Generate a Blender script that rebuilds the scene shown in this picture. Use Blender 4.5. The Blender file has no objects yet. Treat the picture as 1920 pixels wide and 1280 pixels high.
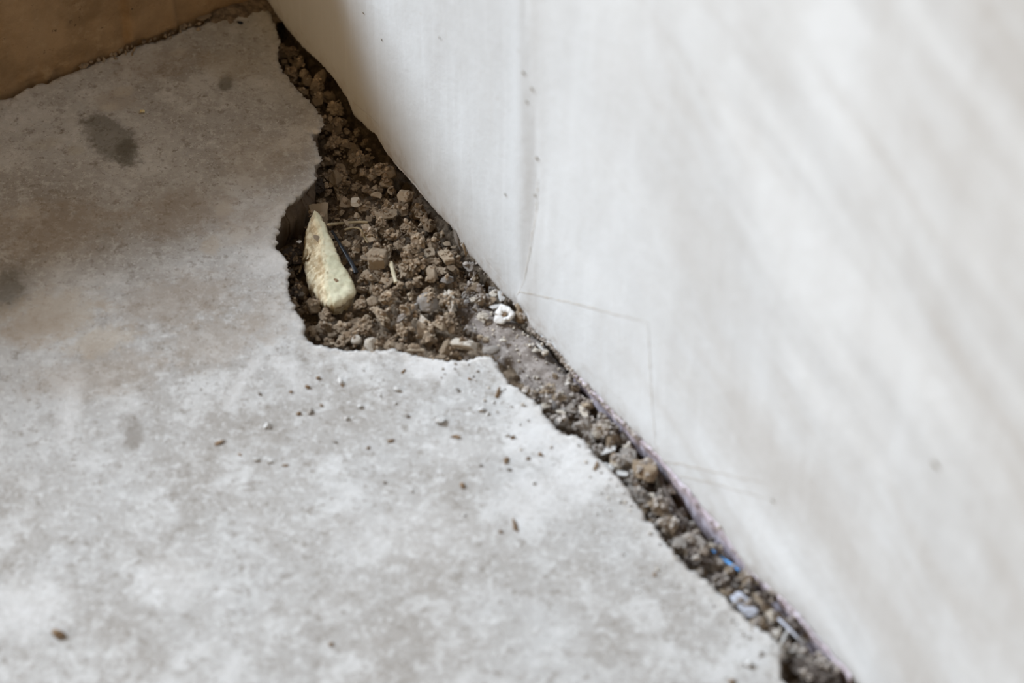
import bpy, bmesh, math, random
import numpy as np
from mathutils import Vector, Matrix, noise, geometry, Euler

random.seed(7)
rng = np.random.default_rng(7)
sc = bpy.context.scene
COL = sc.collection

# ------------------------------------------------------------------ camera
K = 0.00025                       # metres per photograph pixel at the aimed floor point
LENS = 100.0
FPX = LENS / 36.0 * 1920.0
DIST = FPX * K
TH = math.radians(45.5)           # camera looks down by this angle
FW = Vector((0, math.cos(TH), -math.sin(TH)))
UP = Vector((0, math.sin(TH), math.cos(TH)))
RT = Vector((1, 0, 0))
CAM = -FW * DIST
cd = bpy.data.cameras.new('camera')
cd.lens = LENS; cd.sensor_width = 36.0; cd.clip_start = 0.01; cd.clip_end = 50
cd.dof.use_dof = True; cd.dof.focus_distance = 1.425; cd.dof.aperture_fstop = 5.8
cam = bpy.data.objects.new('camera', cd); COL.objects.link(cam)
cam.location = CAM; cam.rotation_euler = (math.pi / 2 - TH, 0, 0)
sc.camera = cam

# ------------------------------------------------------------------ world, window light, exposure
w = bpy.data.worlds.new('room_ambient'); sc.world = w; w.use_nodes = True
bg = w.node_tree.nodes['Background']
bg.inputs['Color'].default_value = (1.0, 0.715, 0.39, 1)
bg.inputs['Strength'].default_value = 0.36
LD = bpy.data.lights.new('window_daylight', 'AREA')
LD.shape = 'RECTANGLE'; LD.size = 1.3; LD.size_y = 1.3
LD.energy = 322.0; LD.color = (0.80, 0.91, 1.02)
LO = bpy.data.objects.new('window_daylight', LD); COL.objects.link(LO)
RD = bpy.data.lights.new('warm_fill', 'AREA')            # added warm fill that lifts the shaded wall, low on the left
RD.shape = 'DISK'; RD.size = 0.9; RD.energy = 10.0; RD.color = (1.0, 0.70, 0.42)
RO = bpy.data.objects.new('warm_fill', RD); COL.objects.link(RO)
RO.location = (-2.3, -1.1, 0.75)
RO.rotation_euler = (Vector((0, 0.1, 0.1)) - Vector(RO.location)).to_track_quat('-Z', 'Y').to_euler()
sc.view_settings.view_transform = 'Standard'
sc.view_settings.look = 'None'
sc.view_settings.exposure = 0.0
sc.view_settings.gamma = 1.0

# ------------------------------------------------------------------ helpers
def ray(px, py):
    return FW + RT * ((px - 960.0) / FPX) - UP * ((py - 640.0) / FPX)

def P(px, py, z=0.0):
    d = ray(px, py)
    return CAM + d * ((z - CAM.z) / d.z)

def fbm(x, y, z, o=4):
    return noise.fractal(Vector((x, y, z)), 0.9, 2.1, o)

def link(name, me, mat, parent=None):
    o = bpy.data.objects.new(name, me); COL.objects.link(o)
    if mat is not None and len(me.materials) == 0: me.materials.append(mat)
    if parent is not None: o.parent = parent
    return o

def tag(o, label, cat=None, group=None, kind=None):
    o['label'] = label
    if cat: o['category'] = cat
    if group: o['group'] = group
    if kind: o['kind'] = kind
    return o

def mesh(name, vs, fs, smooth=True):
    me = bpy.data.meshes.new(name)
    me.from_pydata([tuple(v) for v in vs], [], fs); me.update()
    if smooth:
        me.polygons.foreach_set('use_smooth', [True] * len(me.polygons))
    return me

# ---- material helpers
class NT:
    def __init__(self, name, rough=0.9):
        self.m = bpy.data.materials.new(name); self.m.use_nodes = True
        self.t = self.m.node_tree; self.t.nodes.clear()
        self.out = self.t.nodes.new('ShaderNodeOutputMaterial')
        self.b = self.t.nodes.new('ShaderNodeBsdfPrincipled')
        self.b.inputs['Roughness'].default_value = rough
        self.b.inputs['Specular IOR Level'].default_value = 0.2
        self.t.links.new(self.b.outputs[0], self.out.inputs[0])
        self.tc = self.t.nodes.new('ShaderNodeTexCoord')
        self.co = self.tc.outputs['Object']
    def set(self, sock, v):
        if hasattr(v, 'links'): self.t.links.new(v, sock)
        elif v is not None: sock.default_value = v
    def noise(self, scale, detail=4, rough=0.6, co=None, out='Fac', dist=0.0):
        n = self.t.nodes.new('ShaderNodeTexNoise')
        n.inputs['Scale'].default_value = scale; n.inputs['Detail'].default_value = detail
        n.inputs['Roughness'].default_value = rough; n.inputs['Distortion'].default_value = dist
        self.t.links.new(co or self.co, n.inputs['Vector'])
        return n.outputs[out]
    def vor(self, scale, co=None, rnd=1.0):
        n = self.t.nodes.new('ShaderNodeTexVoronoi'); n.inputs['Scale'].default_value = scale
        n.inputs['Randomness'].default_value = rnd
        self.t.links.new(co or self.co, n.inputs['Vector']); return n.outputs['Distance']
    def ramp(self, v, a, b, lo=0.0, hi=1.0, smooth=True):
        n = self.t.nodes.new('ShaderNodeMapRange')
        n.interpolation_type = 'SMOOTHSTEP' if smooth else 'LINEAR'
        self.set(n.inputs['Value'], v)
        n.inputs['From Min'].default_value = a; n.inputs['From Max'].default_value = b
        n.inputs['To Min'].default_value = lo; n.inputs['To Max'].default_value = hi
        return n.outputs['Result']
    def math(self, op, a, b=None, c=None):
        n = self.t.nodes.new('ShaderNodeMath'); n.operation = op
        self.set(n.inputs[0], a)
        if b is not None: self.set(n.inputs[1], b)
        if c is not None: self.set(n.inputs[2], c)
        return n.outputs[0]
    def mix(self, f, a, b, mode='MIX'):
        n = self.t.nodes.new('ShaderNodeMix'); n.data_type = 'RGBA'; n.blend_type = mode
        self.set(n.inputs[0], f)
        self.set(n.inputs[6], a if hasattr(a, 'links') else (*a, 1))
        self.set(n.inputs[7], b if hasattr(b, 'links') else (*b, 1))
        return n.outputs[2]
    def mapping(self, loc=(0, 0, 0), rot=(0, 0, 0), scale=(1, 1, 1), co=None, typ='POINT'):
        n = self.t.nodes.new('ShaderNodeMapping'); n.vector_type = typ
        self.t.links.new(co or self.co, n.inputs[0])
        n.inputs['Location'].default_value = loc; n.inputs['Rotation'].default_value = rot
        n.inputs['Scale'].default_value = scale
        return n.outputs[0]
    def length(self, v):
        n = self.t.nodes.new('ShaderNodeVectorMath'); n.operation = 'LENGTH'
        self.t.links.new(v, n.inputs[0]); return n.outputs['Value']
    def vadd(self, v, u, s):
        n = self.t.nodes.new('ShaderNodeVectorMath'); n.operation = 'MULTIPLY_ADD'
        self.t.links.new(u, n.inputs[0]); n.inputs[1].default_value = (s, s, s)
        self.t.links.new(v, n.inputs[2]); return n.outputs[0]
    def rnd(self):
        n = self.t.nodes.new('ShaderNodeObjectInfo'); return n.outputs['Random']
    def color(self, c): self.set(self.b.inputs['Base Color'], c if hasattr(c, 'links') else (*c, 1))
    def bump(self, h, strength=0.5, dist=0.001, prev=None):
        n = self.t.nodes.new('ShaderNodeBump'); n.inputs['Strength'].default_value = strength
        n.inputs['Distance'].default_value = dist
        self.t.links.new(h, n.inputs['Height'])
        if prev is not None: self.t.links.new(prev, n.inputs['Normal'])
        self.t.links.new(n.outputs[0], self.b.inputs['Normal']); return n.outputs[0]

def spot(n, base, col, px, py, rx, ry, rot=0.0, amt=0.8, soft=0.35, jit=0.5, co=None, jn=None):
    """a stain / scuff with a soft ragged outline lying on the floor plane"""
    c = P(px, py)
    v = n.mapping(loc=(c.x, c.y, 0), rot=(0, 0, math.radians(rot)), scale=(rx * K, ry * K / 0.71, 1.0), typ='TEXTURE')
    d = n.length(v)
    d = n.math('ADD', d, n.math('MULTIPLY', n.math('SUBTRACT', jn, 0.5), jit * 2))
    f = n.ramp(d, 1.0 + soft, 1.0 - soft, 0.0, amt)
    return n.mix(f, base, col)

# ------------------------------------------------------------------ materials
def mat_floor():
    n = NT('grey_screed', 0.85)
    wob = n.noise(60, 3, 0.6, out='Color')
    cw = n.vadd(n.co, wob, 0.010)
    base = n.mix(n.ramp(n.noise(11, 6, 0.62, co=cw), 0.32, 0.68), (0.325, 0.30, 0.275), (0.47, 0.46, 0.45))
    base = n.mix(n.ramp(n.noise(34, 6, 0.66, co=cw), 0.48, 0.64, 0, 0.70), base, (0.58, 0.57, 0.56))
    base = n.mix(n.ramp(n.noise(75, 7, 0.72, co=cw), 0.52, 0.70, 0, 0.50), base, (0.60, 0.588, 0.575))
    base = n.mix(n.ramp(n.noise(45, 6, 0.72, co=n.mapping(loc=(3, 1, 0))), 0.52, 0.68, 0, 0.40), base, (0.25, 0.22, 0.19))
    base = n.mix(n.ramp(n.noise(170, 5, 0.75), 0.52, 0.62, 0, 0.55), base, (0.60, 0.59, 0.58))
    base = n.mix(n.ramp(n.noise(150, 5, 0.75, co=n.mapping(loc=(7, 1, 0))), 0.54, 0.64, 0, 0.55), base, (0.20, 0.17, 0.14))
    base = n.mix(n.ramp(n.noise(420, 4, 0.75), 0.56, 0.66, 0, 0.62), base, (0.64, 0.63, 0.62))
    base = n.mix(n.ramp(n.noise(340, 4, 0.7, co=n.mapping(loc=(1, 5, 0))), 0.58, 0.68, 0, 0.62), base, (0.17, 0.14, 0.11))
    jn = n.noise(110, 7, 0.72); jf = n.noise(230, 5, 0.7)
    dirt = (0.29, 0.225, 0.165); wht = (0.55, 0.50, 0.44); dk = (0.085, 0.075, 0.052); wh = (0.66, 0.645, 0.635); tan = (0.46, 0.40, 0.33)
    base = n.mix(0.0, base, base)
    for a in [ (205, 258, 44, 62, 35, dk, 0.72, 0.25, 0.35), (238, 285, 26, 30, 0, dk, 0.7, 0.3, 0.4),
               (424, 156, 15, 20, 0, dk, 0.75, 0.3, 0.3), (10, 545, 45, 40, 0, dk, 0.7, 0.4, 0.4),
               (95, 590, 90, 45, 15, tan, 0.8, 0.35, 0.7), (185, 640, 60, 24, 22, tan, 0.75, 0.3, 0.6),
               (455, 715, 12, 55, -22, wh, 0.55, 0.5, 0.7), (545, 700, 22, 40, 30, wh, 0.45, 0.6, 0.8),
               (250, 815, 16, 28, 0, (0.16, 0.13, 0.10), 0.65, 0.45, 0.7), (395, 458, 18, 18, 0, tan, 0.7, 0.35, 0.4),
               (505, 490, 45, 28, 0, wh, 0.55, 0.4, 0.6), (810, 690, 50, 22, -12, wh, 0.75, 0.4, 0.6),
               (130, 760, 22, 60, 0, wh, 0.45, 0.5, 0.7), (850, 400 + 440, 50, 25, 0, wh, 0.35, 0.5, 0.6),
               (1010, 805, 65, 50, -45, wh, 0.70, 0.5, 0.7), (1080, 890, 60, 70, -30, wh, 0.6, 0.5, 0.7),
               (985, 935, 40, 40, 0, wh, 0.55, 0.5, 0.7), (50, 1140, 70, 40, 20, wh, 0.55, 0.5, 0.7),
               (320, 1085, 45, 40, 0, wh, 0.45, 0.5, 0.7), (760, 1000, 120, 45, 0, wh, 0.35, 0.6, 0.7),
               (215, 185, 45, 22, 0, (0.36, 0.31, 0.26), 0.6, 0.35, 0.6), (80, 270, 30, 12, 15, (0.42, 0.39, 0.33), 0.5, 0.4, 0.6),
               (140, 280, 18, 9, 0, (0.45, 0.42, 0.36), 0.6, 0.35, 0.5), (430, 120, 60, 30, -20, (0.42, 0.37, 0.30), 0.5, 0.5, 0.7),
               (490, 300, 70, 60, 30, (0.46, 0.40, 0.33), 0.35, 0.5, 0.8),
               (90, 430, 120, 50, 12, dirt, 0.55, 0.5, 0.8), (330, 560, 110, 45, 20, dirt, 0.55, 0.5, 0.8), (180, 700, 120, 40, 10, dirt, 0.45, 0.5, 0.8),  # brown dust blotches that also paint in the warm tint of the shade
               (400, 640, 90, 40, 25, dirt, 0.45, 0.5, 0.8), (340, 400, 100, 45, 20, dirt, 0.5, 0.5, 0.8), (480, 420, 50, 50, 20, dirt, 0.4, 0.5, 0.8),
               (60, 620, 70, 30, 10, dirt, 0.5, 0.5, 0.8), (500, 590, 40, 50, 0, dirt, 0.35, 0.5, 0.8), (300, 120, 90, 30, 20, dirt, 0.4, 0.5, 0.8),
               (230, 170, 20, 12, 0, wht, 0.6, 0.4, 0.6), (205, 200, 16, 10, 0, wht, 0.6, 0.4, 0.6), (330, 100, 14, 9, 0, wht, 0.5, 0.4, 0.6), (45, 400, 26, 14, 0, wht, 0.4, 0.4, 0.6),
               (440, 440, 30, 22, 0, wht, 0.4, 0.5, 0.8), (420, 390, 16, 12, 0, wht, 0.5, 0.4, 0.6), (520, 400, 30, 30, 0, wht, 0.35, 0.5, 0.8), (555, 260, 30, 40, -30, wht, 0.35, 0.5, 0.8)]:
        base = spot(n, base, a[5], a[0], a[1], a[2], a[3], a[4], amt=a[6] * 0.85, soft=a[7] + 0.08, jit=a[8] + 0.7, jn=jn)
    # pale broken rim along the edge of the slab comes from a vertex attribute (fresh fracture dust)
    at = n.t.nodes.new('ShaderNodeAttribute'); at.attribute_name = 'rim'
    rimf = n.math('MULTIPLY', at.outputs['Fac'], n.ramp(jf, 0.35, 0.6, 0.2, 0.8))
    base = n.mix(rimf, base, (0.67, 0.63, 0.59))
    # fracture faces below the surface are raw dusty mortar
    at2 = n.t.nodes.new('ShaderNodeAttribute'); at2.attribute_name = 'raw'
    base = n.mix(at2.outputs['Fac'], base, n.mix(jf, (0.15, 0.105, 0.07), (0.32, 0.25, 0.185)))
    base = n.mix(1.0, base, (0.83, 0.83, 0.835), 'MULTIPLY')
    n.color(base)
    p = n.bump(n.noise(150, 6, 0.7), 0.5, 0.0012)
    p = n.bump(n.noise(700, 5, 0.7), 0.35, 0.0004, p)
    n.bump(n.ramp(n.noise(420, 3, 0.6, co=n.mapping(loc=(2, 2, 0))), 0.62, 0.70), 0.5, 0.0005, p)
    return n.m

def mat_wall():
    n = NT('white_plaster', 0.85)
    # wall object is turned so that local x runs along the wall and local z is up
    rot = n.mapping(rot=(0, math.radians(-21), 0))
    st = n.mapping(scale=(5.0, 10, 18.0), co=rot)
    f1 = n.noise(1.0, 4, 0.55, co=st, dist=0.4)
    st2 = n.mapping(loc=(4, 0, 2), scale=(9, 10, 45.0), co=rot)
    f2 = n.noise(1.0, 4, 0.6, co=st2, dist=0.3)
    sep = n.t.nodes.new('ShaderNodeSeparateXYZ'); n.t.links.new(n.co, sep.inputs[0])
    right = n.ramp(sep.outputs['X'], 0.03, 0.16)
    base = n.mix(n.ramp(n.noise(9, 5, 0.6), 0.35, 0.65), (0.72, 0.725, 0.73), (0.78, 0.785, 0.79))
    beige = (0.64, 0.62, 0.60)
    base = n.mix(n.math('MULTIPLY', n.ramp(f1, 0.46, 0.66, 0, 0.85), right), base, beige)
    base = n.mix(n.math('MULTIPLY', n.ramp(f2, 0.52, 0.68, 0, 0.55), right), base, beige)
    base = n.mix(n.math('MULTIPLY', n.ramp(f1, 0.50, 0.36, 0, 0.8), right), base, (0.86, 0.87, 0.88))
    # greyer plaster tone on the return behind the seam
    ol = n.t.nodes.new('ShaderNodeAttribute'); ol.attribute_name = 'seam_grey'
    left = ol.outputs['Fac']
    base = n.mix(n.math('MULTIPLY', left, 0.85), base, n.mix(n.noise(30, 5, 0.65), (0.57, 0.565, 0.56), (0.68, 0.68, 0.68)))
    v1 = n.noise(1.0, 4, 0.6, co=n.mapping(scale=(160, 10, 7)))
    base = n.mix(n.ramp(v1, 0.52, 0.72, 0, 0.2), base, (0.86, 0.87, 0.88))
    base = n.mix(n.ramp(v1, 0.42, 0.30, 0, 0.12), base, (0.60, 0.57, 0.53))
    base = n.mix(n.ramp(n.noise(230, 4, 0.7), 0.66, 0.76, 0, 0.5), base, (0.36, 0.29, 0.22))
    # grime along the foot of the wall
    low = n.ramp(sep.outputs['Z'], 0.020, 0.0)
    base = n.mix(n.math('MULTIPLY', low, n.ramp(n.noise(120, 5, 0.7), 0.45, 0.7, 0.05, 0.55)), base, (0.42, 0.36, 0.31))
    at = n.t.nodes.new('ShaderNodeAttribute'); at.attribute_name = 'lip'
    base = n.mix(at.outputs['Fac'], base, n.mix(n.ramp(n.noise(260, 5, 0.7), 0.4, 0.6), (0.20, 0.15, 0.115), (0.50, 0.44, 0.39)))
    base = n.mix(1.0, base, (0.785, 0.80, 0.815), 'MULTIPLY')
    n.color(base)
    p = n.bump(n.noise(1.0, 4, 0.6, co=n.mapping(scale=(140, 60, 14))), 0.10, 0.0010)
    p = n.bump(n.noise(60, 5, 0.6), 0.25, 0.002, p)
    n.bump(n.noise(600, 4, 0.7), 0.25, 0.0004, p)
    return n.m

def mat_simple(name, c1, c2, scale=300, c3=None, rough=0.95, bump=0.6, bd=0.0006, vary=0.0, s3=700):
    n = NT(name, rough)
    base = n.mix(n.ramp(n.noise(scale, 5, 0.65), 0.35, 0.65), c1, c2)
    if c3 is not None:
        base = n.mix(n.ramp(n.noise(s3, 4, 0.7), 0.58, 0.68, 0, 0.8), base, c3)
    if vary:
        f = n.ramp(n.rnd(), 0, 1, 1.0 - vary, 1.0 + vary * 0.6, smooth=False)
        c = n.t.nodes.new('ShaderNodeCombineColor')
        for i in range(3): n.t.links.new(f, c.inputs[i])
        base = n.mix(1.0, base, c.outputs[0], 'MULTIPLY')
    n.color(base)
    p = n.bump(n.noise(scale * 1.6, 5, 0.7), bump, bd)
    n.bump(n.noise(scale * 5, 4, 0.7), bump * 0.7, bd * 0.4, p)
    return n.m

def mat_backwall():
    n = NT('brown_plaster', 0.9)
    base = n.mix(n.ramp(n.noise(22, 5, 0.65), 0.35, 0.65), (0.21, 0.135, 0.070), (0.34, 0.225, 0.125))
    base = n.mix(n.ramp(n.noise(90, 5, 0.7), 0.55, 0.72, 0, 0.55), base, (0.42, 0.30, 0.18))
    base = n.mix(n.ramp(n.noise(160, 4, 0.7, co=n.mapping(loc=(2, 3, 1))), 0.64, 0.72, 0, 0.9), base, (0.05, 0.03, 0.018))
    n.color(base)
    p = n.bump(n.noise(120, 5, 0.65), 0.5, 0.002)
    n.bump(n.noise(600, 4, 0.7), 0.5, 0.0006, p)
    return n.m

M = {
    'floor': mat_floor(), 'wall': mat_wall(), 'back': mat_backwall(),
    'core': mat_simple('raw_wall_core', (0.13, 0.085, 0.055), (0.24, 0.165, 0.115), 160),
    'bed': mat_simple('dirt_bed', (0.10, 0.074, 0.052), (0.22, 0.168, 0.12), 260, (0.32, 0.26, 0.20), bump=0.9, bd=0.001),
    'brown': mat_simple('brown_mortar_rubble', (0.22, 0.165, 0.115), (0.37, 0.290, 0.210), 260, (0.44, 0.36, 0.27), vary=0.25),
    'tan': mat_simple('tan_mortar_rubble', (0.31, 0.240, 0.170), (0.44, 0.355, 0.265), 300, (0.52, 0.44, 0.34), vary=0.22),
    'grey': mat_simple('grey_mortar_rubble', (0.24, 0.215, 0.195), (0.42, 0.385, 0.355), 280, (0.52, 0.48, 0.45), vary=0.28),
    'pale': mat_simple('pale_plaster_rubble', (0.50, 0.44, 0.37), (0.68, 0.63, 0.56), 260, (0.36, 0.28, 0.20), vary=0.15),
    'white': mat_simple('white_plaster_chip', (0.52, 0.505, 0.49), (0.70, 0.69, 0.68), 300, (0.40, 0.35, 0.30), rough=0.8),
    'dark': mat_simple('dark_rubble', (0.055, 0.042, 0.035), (0.15, 0.125, 0.11), 260, (0.24, 0.21, 0.19), vary=0.2),  # darker rubble tone for the left recess and lower crack
    'crumb': mat_simple('mixed_brown_crumbs', (0.15, 0.108, 0.073), (0.40, 0.315, 0.23), 140, (0.52, 0.46, 0.39), s3=260),
    'crumbg': mat_simple('mixed_grey_crumbs', (0.19, 0.16, 0.14), (0.44, 0.40, 0.365), 140, (0.66, 0.62, 0.58), s3=260),
    'ridge': mat_simple('dusty_mortar_ridge', (0.165, 0.140, 0.125), (0.27, 0.238, 0.220), 170, (0.50, 0.46, 0.43), s3=620, bump=0.4),
    'block': None,
    'paper': mat_simple('torn_lilac_lining', (0.40, 0.335, 0.375), (0.60, 0.55, 0.62), 140, (0.15, 0.105, 0.10), s3=230, bump=0.5),
    'straw': mat_simple('dry_straw', (0.22, 0.17, 0.10), (0.34, 0.27, 0.17), 200),
    'bone': mat_simple('pale_wood_sliver', (0.42, 0.37, 0.26), (0.55, 0.50, 0.38), 200),
    'lilac': mat_simple('lilac_grey_shard', (0.36, 0.37, 0.43), (0.46, 0.48, 0.54), 80, bump=0.2, rough=0.6),
    'blue': mat_simple('blue_plastic', (0.07, 0.28, 0.66), (0.14, 0.40, 0.80), 60, bump=0.1, rough=0.4),
    'black': mat_simple('black_glossy_plastic', (0.008, 0.009, 0.012), (0.02, 0.022, 0.028), 80, bump=0.1, rough=0.4),
    'yellow': mat_simple('yellow_grain', (0.52, 0.44, 0.26), (0.62, 0.54, 0.34), 100, bump=0.2),
    'seed': mat_simple('brown_flake', (0.19, 0.125, 0.075), (0.32, 0.225, 0.145), 250, vary=0.2),
    'crack': mat_simple('dirty_hairline', (0.54, 0.50, 0.45), (0.68, 0.66, 0.63), 250, bump=0.1),
}
def mat_block():
    n = NT('pale_green_yellow_aerated_mortar', 0.9)
    b = n.mix(n.ramp(n.noise(90, 4, 0.6), 0.4, 0.6), (0.56, 0.55, 0.40), (0.66, 0.63, 0.47))
    at = n.t.nodes.new('ShaderNodeAttribute'); at.attribute_name = 'crumbly'
    cr = n.mix(n.ramp(n.noise(230, 5, 0.7), 0.40, 0.60), (0.50, 0.38, 0.23), (0.80, 0.70, 0.50))
    b = n.mix(at.outputs['Fac'], b, cr)
    b = n.mix(n.ramp(n.noise(160, 4, 0.7, co=n.mapping(loc=(1, 2, 3))), 0.63, 0.70, 0, 0.75), b, (0.40, 0.30, 0.18))
    n.color(b)
    n.bump(n.noise(420, 5, 0.7), 0.45, 0.0006)
    return n.m
M['block'] = mat_block()

# ------------------------------------------------------------------ outlines read off the photograph
SLAB = [(505, 18), (514, 48), (520, 66), (524, 85), (519, 100), (525, 128), (545, 150), (556, 168), (577, 184), (592, 204),
        (603, 222), (608, 234), (599, 246), (584, 249), (590, 268), (600, 284), (606, 299), (593, 308), (588, 320),
        (594, 334), (577, 349), (556, 369), (541, 384), (529, 404), (521, 430), (516, 456), (526, 471), (540, 490),
        (542, 520), (537, 540), (546, 562), (560, 590), (568, 605), (572, 634), (590, 645), (620, 652), (650, 655),
        (700, 656), (742, 653), (766, 664), (790, 668), (820, 676), (850, 677), (890, 672), (916, 668), (931, 676),
        (936, 688), (942, 702), (956, 720), (977, 735), (1001, 749), (1016, 764), (1026, 782), (1041, 800), (1055, 813),
        (1080, 817), (1096, 821), (1110, 840), (1121, 860), (1140, 875), (1155, 890), (1176, 912), (1190, 935),
        (1205, 960), (1225, 985), (1246, 1011), (1265, 1036), (1285, 1060), (1310, 1076), (1330, 1090), (1350, 1110),
        (1370, 1130), (1391, 1151), (1412, 1170), (1440, 1185), (1465, 1208), (1471, 1224), (1462, 1241), (1465, 1265),
        (1481, 1288), (1510, 1325), (1560, 1380), (1640, 1470), (1760, 1620), (1900, 1800)]
WTOP = [(470, -35), (497, 0), (520, 34), (545, 65), (572, 95), (600, 120), (626, 150), (650, 186), (662, 218), (681, 236), (705, 256),
        (721, 285), (737, 306), (760, 331), (785, 361), (806, 386), (830, 412), (846, 427), (860, 452), (876, 476),
        (901, 502), (926, 532), (950, 560), (970, 574), (986, 594), (991, 612), (1011, 632), (1036, 650), (1061, 682),
        (1080, 706), (1108, 732), (1140, 765), (1170, 795), (1201, 826), (1233, 856), (1256, 886), (1291, 921),
        (1316, 956), (1346, 986), (1376, 1030), (1401, 1064), (1431, 1091), (1470, 1126), (1500, 1160), (1526, 1191),
        (1560, 1230), (1605, 1280), (1680, 1365), (1800, 1500), (1960, 1680), (2150, 1900)]
WLOW = [(1078, 722), (1101, 748), (1126, 780), (1150, 806), (1171, 832), (1190, 856), (1212, 864), (1232, 874), (1250, 900), (1266, 932), (1291, 972), (1330, 1022),
        (1360, 1052), (1391, 1087), (1421, 1115), (1450, 1150), (1480, 1185), (1515, 1222), (1555, 1268), (1600, 1325)]

# ------------------------------------------------------------------ wall frame
J = P(979, 584)
A0 = P(497, 0); B1 = P(1605, 1280)
dA = (J - A0).normalized(); dB = (B1 - J).normalized()
Bd = (P(480, 0) - P(0, 175)).normalized()        # along the back wall
nA = Vector((dA.y, -dA.x, 0)); nB = Vector((dB.y, -dB.x, 0))
if nA.dot(CAM - J) < 0: nA = -nA
if nB.dot(CAM - J) < 0: nB = -nB
nBack = Vector((Bd.y, -Bd.x, 0))
if nBack.dot(CAM - J) < 0: nBack = -nBack
BK0 = P(0, 175)                                   # point on the back wall foot

# window daylight: behind and above the low back wall, from the left
aim = P(800, 620)
Lpos = aim - dB * 2.6 - Vector((-nB.x, -nB.y, 0)) * 1.40 + Vector((0, 0, 2.15))
LO.location = Lpos
LO.rotation_euler = (aim - Lpos).to_track_quat('-Z', 'Y').to_euler()

def wall_hit(px, py, off=0.0):
    """ray against the wall (seam-bent); returns (s, z)"""
    d = ray(px, py)
    for dd, nn, sg in ((dA, nA, -1), (dB, nB, 1)):
        q = J + nn * off
        t = (q - CAM).dot(nn) / d.dot(nn)
        h = CAM + d * t
        s = (h - q).dot(dd)
        if s * sg >= -0.004: return s, h.z
    return s, h.z

def W(s, z, off=0.0):
    f = min(1, max(0, (s + 0.004) / 0.008))
    dd = dA if s < 0 else dB
    nn = (nA * (1 - f) + nB * f).normalized()
    return J + dd * s + nn * off + Vector((0, 0, z))

def rag(poly, step, amp, freq, seed):
    """resample a polyline densely with fractal raggedness"""
    out = []
    for i in range(len(poly) - 1):
        a, b = Vector(poly[i]), Vector(poly[i + 1])
        L = (b - a).length; k = max(1, int(L / step))
        nrm = Vector((-(b - a).y, (b - a).x)).normalized() if len(a) == 2 else None
        for j in range(k):
            p = a.lerp(b, j / k)
            q = p + nrm * (amp * fbm(p.x * freq, p.y * freq, seed, 5))
            out.append(q)
    out.append(Vector(poly[-1]))
    return out

# ------------------------------------------------------------------ floor slab
slab_w = [Vector((p.x, p.y)) for p in (P(*q) for q in SLAB)]
# starts at the back wall
edge = rag(slab_w, 0.0007, 0.0015, 330, 3.3)
def backpt(t, off): 
    p = BK0 + Bd * t + nBack * off
    return Vector((p.x, p.y))
tJ = (Vector((A0.x, A0.y, 0)) - BK0).dot(Bd)
start_t = (Vector((edge[0].x, edge[0].y, 0)) - BK0).dot(Bd)
backrow = []
t = start_t - 0.001
while t > -0.55:
    gap = 0.0030 + 0.0026 * fbm(t * 90, 1.2, 0, 5)
    backrow.append(backpt(t, max(0.0004, gap)))
    t -= 0.0012 if t > -0.06 else 0.01
corner = [Vector((edge[-1].x - 0.02, edge[-1].y - 0.12)), Vector((-0.55, edge[-1].y - 0.12)), Vector((backrow[-1].x - 0.05, backrow[-1].y - 0.25))]
loop = edge + corner + backrow[::-1]
edge_np = np.array([(p.x, p.y) for p in edge] + [(p.x, p.y) for p in backrow])
LOOPN = np.array([(p.x, p.y) for p in loop])

def pip(pts, poly):
    x, y = pts[:, 0], pts[:, 1]; inside = np.zeros(len(pts), bool)
    n = len(poly); j = n - 1
    for i in range(n):
        xi, yi = poly[i]; xj, yj = poly[j]
        if yi != yj:
            c = ((yi > y) != (yj > y)) & (x < (xj - xi) * (y - yi) / (yj - yi) + xi)
            inside ^= c
        j = i
    return inside

def mind(pts, poly, chunk=4000):
    out = np.empty(len(pts))
    for i in range(0, len(pts), chunk):
        d = pts[i:i + chunk, None, :] - poly[None, :, :]
        out[i:i + chunk] = np.sqrt((d ** 2).sum(2).min(1))
    return out

def jgrid(x0, x1, y0, y1, st):
    X, Y = np.meshgrid(np.arange(x0, x1, st), np.arange(y0, y1, st))
    pts = np.stack([X.ravel(), Y.ravel()], 1)
    return pts + rng.uniform(-.35, .35, pts.shape) * st

LOOPC = LOOPN[::2]
g1 = jgrid(-0.6, 0.30, LOOPN[:, 1].min(), LOOPN[:, 1].max(), 0.008)
g1 = g1[pip(g1, LOOPC)]; d1 = mind(g1, edge_np[::3]); g1 = g1[d1 > 0.012]
g2 = jgrid(-0.30, 0.22, -0.28, 0.30, 0.0022)
d2 = mind(g2, edge_np[::4]); g2 = g2[(d2 < 0.014)]
g2 = g2[pip(g2, LOOPC)]; d2 = mind(g2, edge_np); g2 = g2[d2 > 0.0009]
pts = [Vector(p) for p in LOOPN] + [Vector(p) for p in g1] + [Vector(p) for p in g2]
nl = len(loop)
res = geometry.delaunay_2d_cdt(pts, [], [list(range(nl))], 1, 1e-7)
V2, F2 = res[0], res[2]
orig = res[3]
pt = np.array([(v.x, v.y) for v in V2])
dE = mind(pt, edge_np)
vs = []; rim = []; raw = []
for (x, y), d in zip(pt, dE):
    z = 0.0009 * fbm(x * 9, y * 9, 2, 3) + 0.0004 * fbm(x * 70, y * 70, 5, 3)
    z -= (0.0002 + 0.0011 * max(0, fbm(x * 180, y * 180, 9, 4) + 0.3)) * math.exp(-d / 0.0016)
    vs.append((x, y, z)); rim.append(math.exp(-d / 0.0035)); raw.append(0.0)
faces = [list(f) for f in F2]
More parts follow.
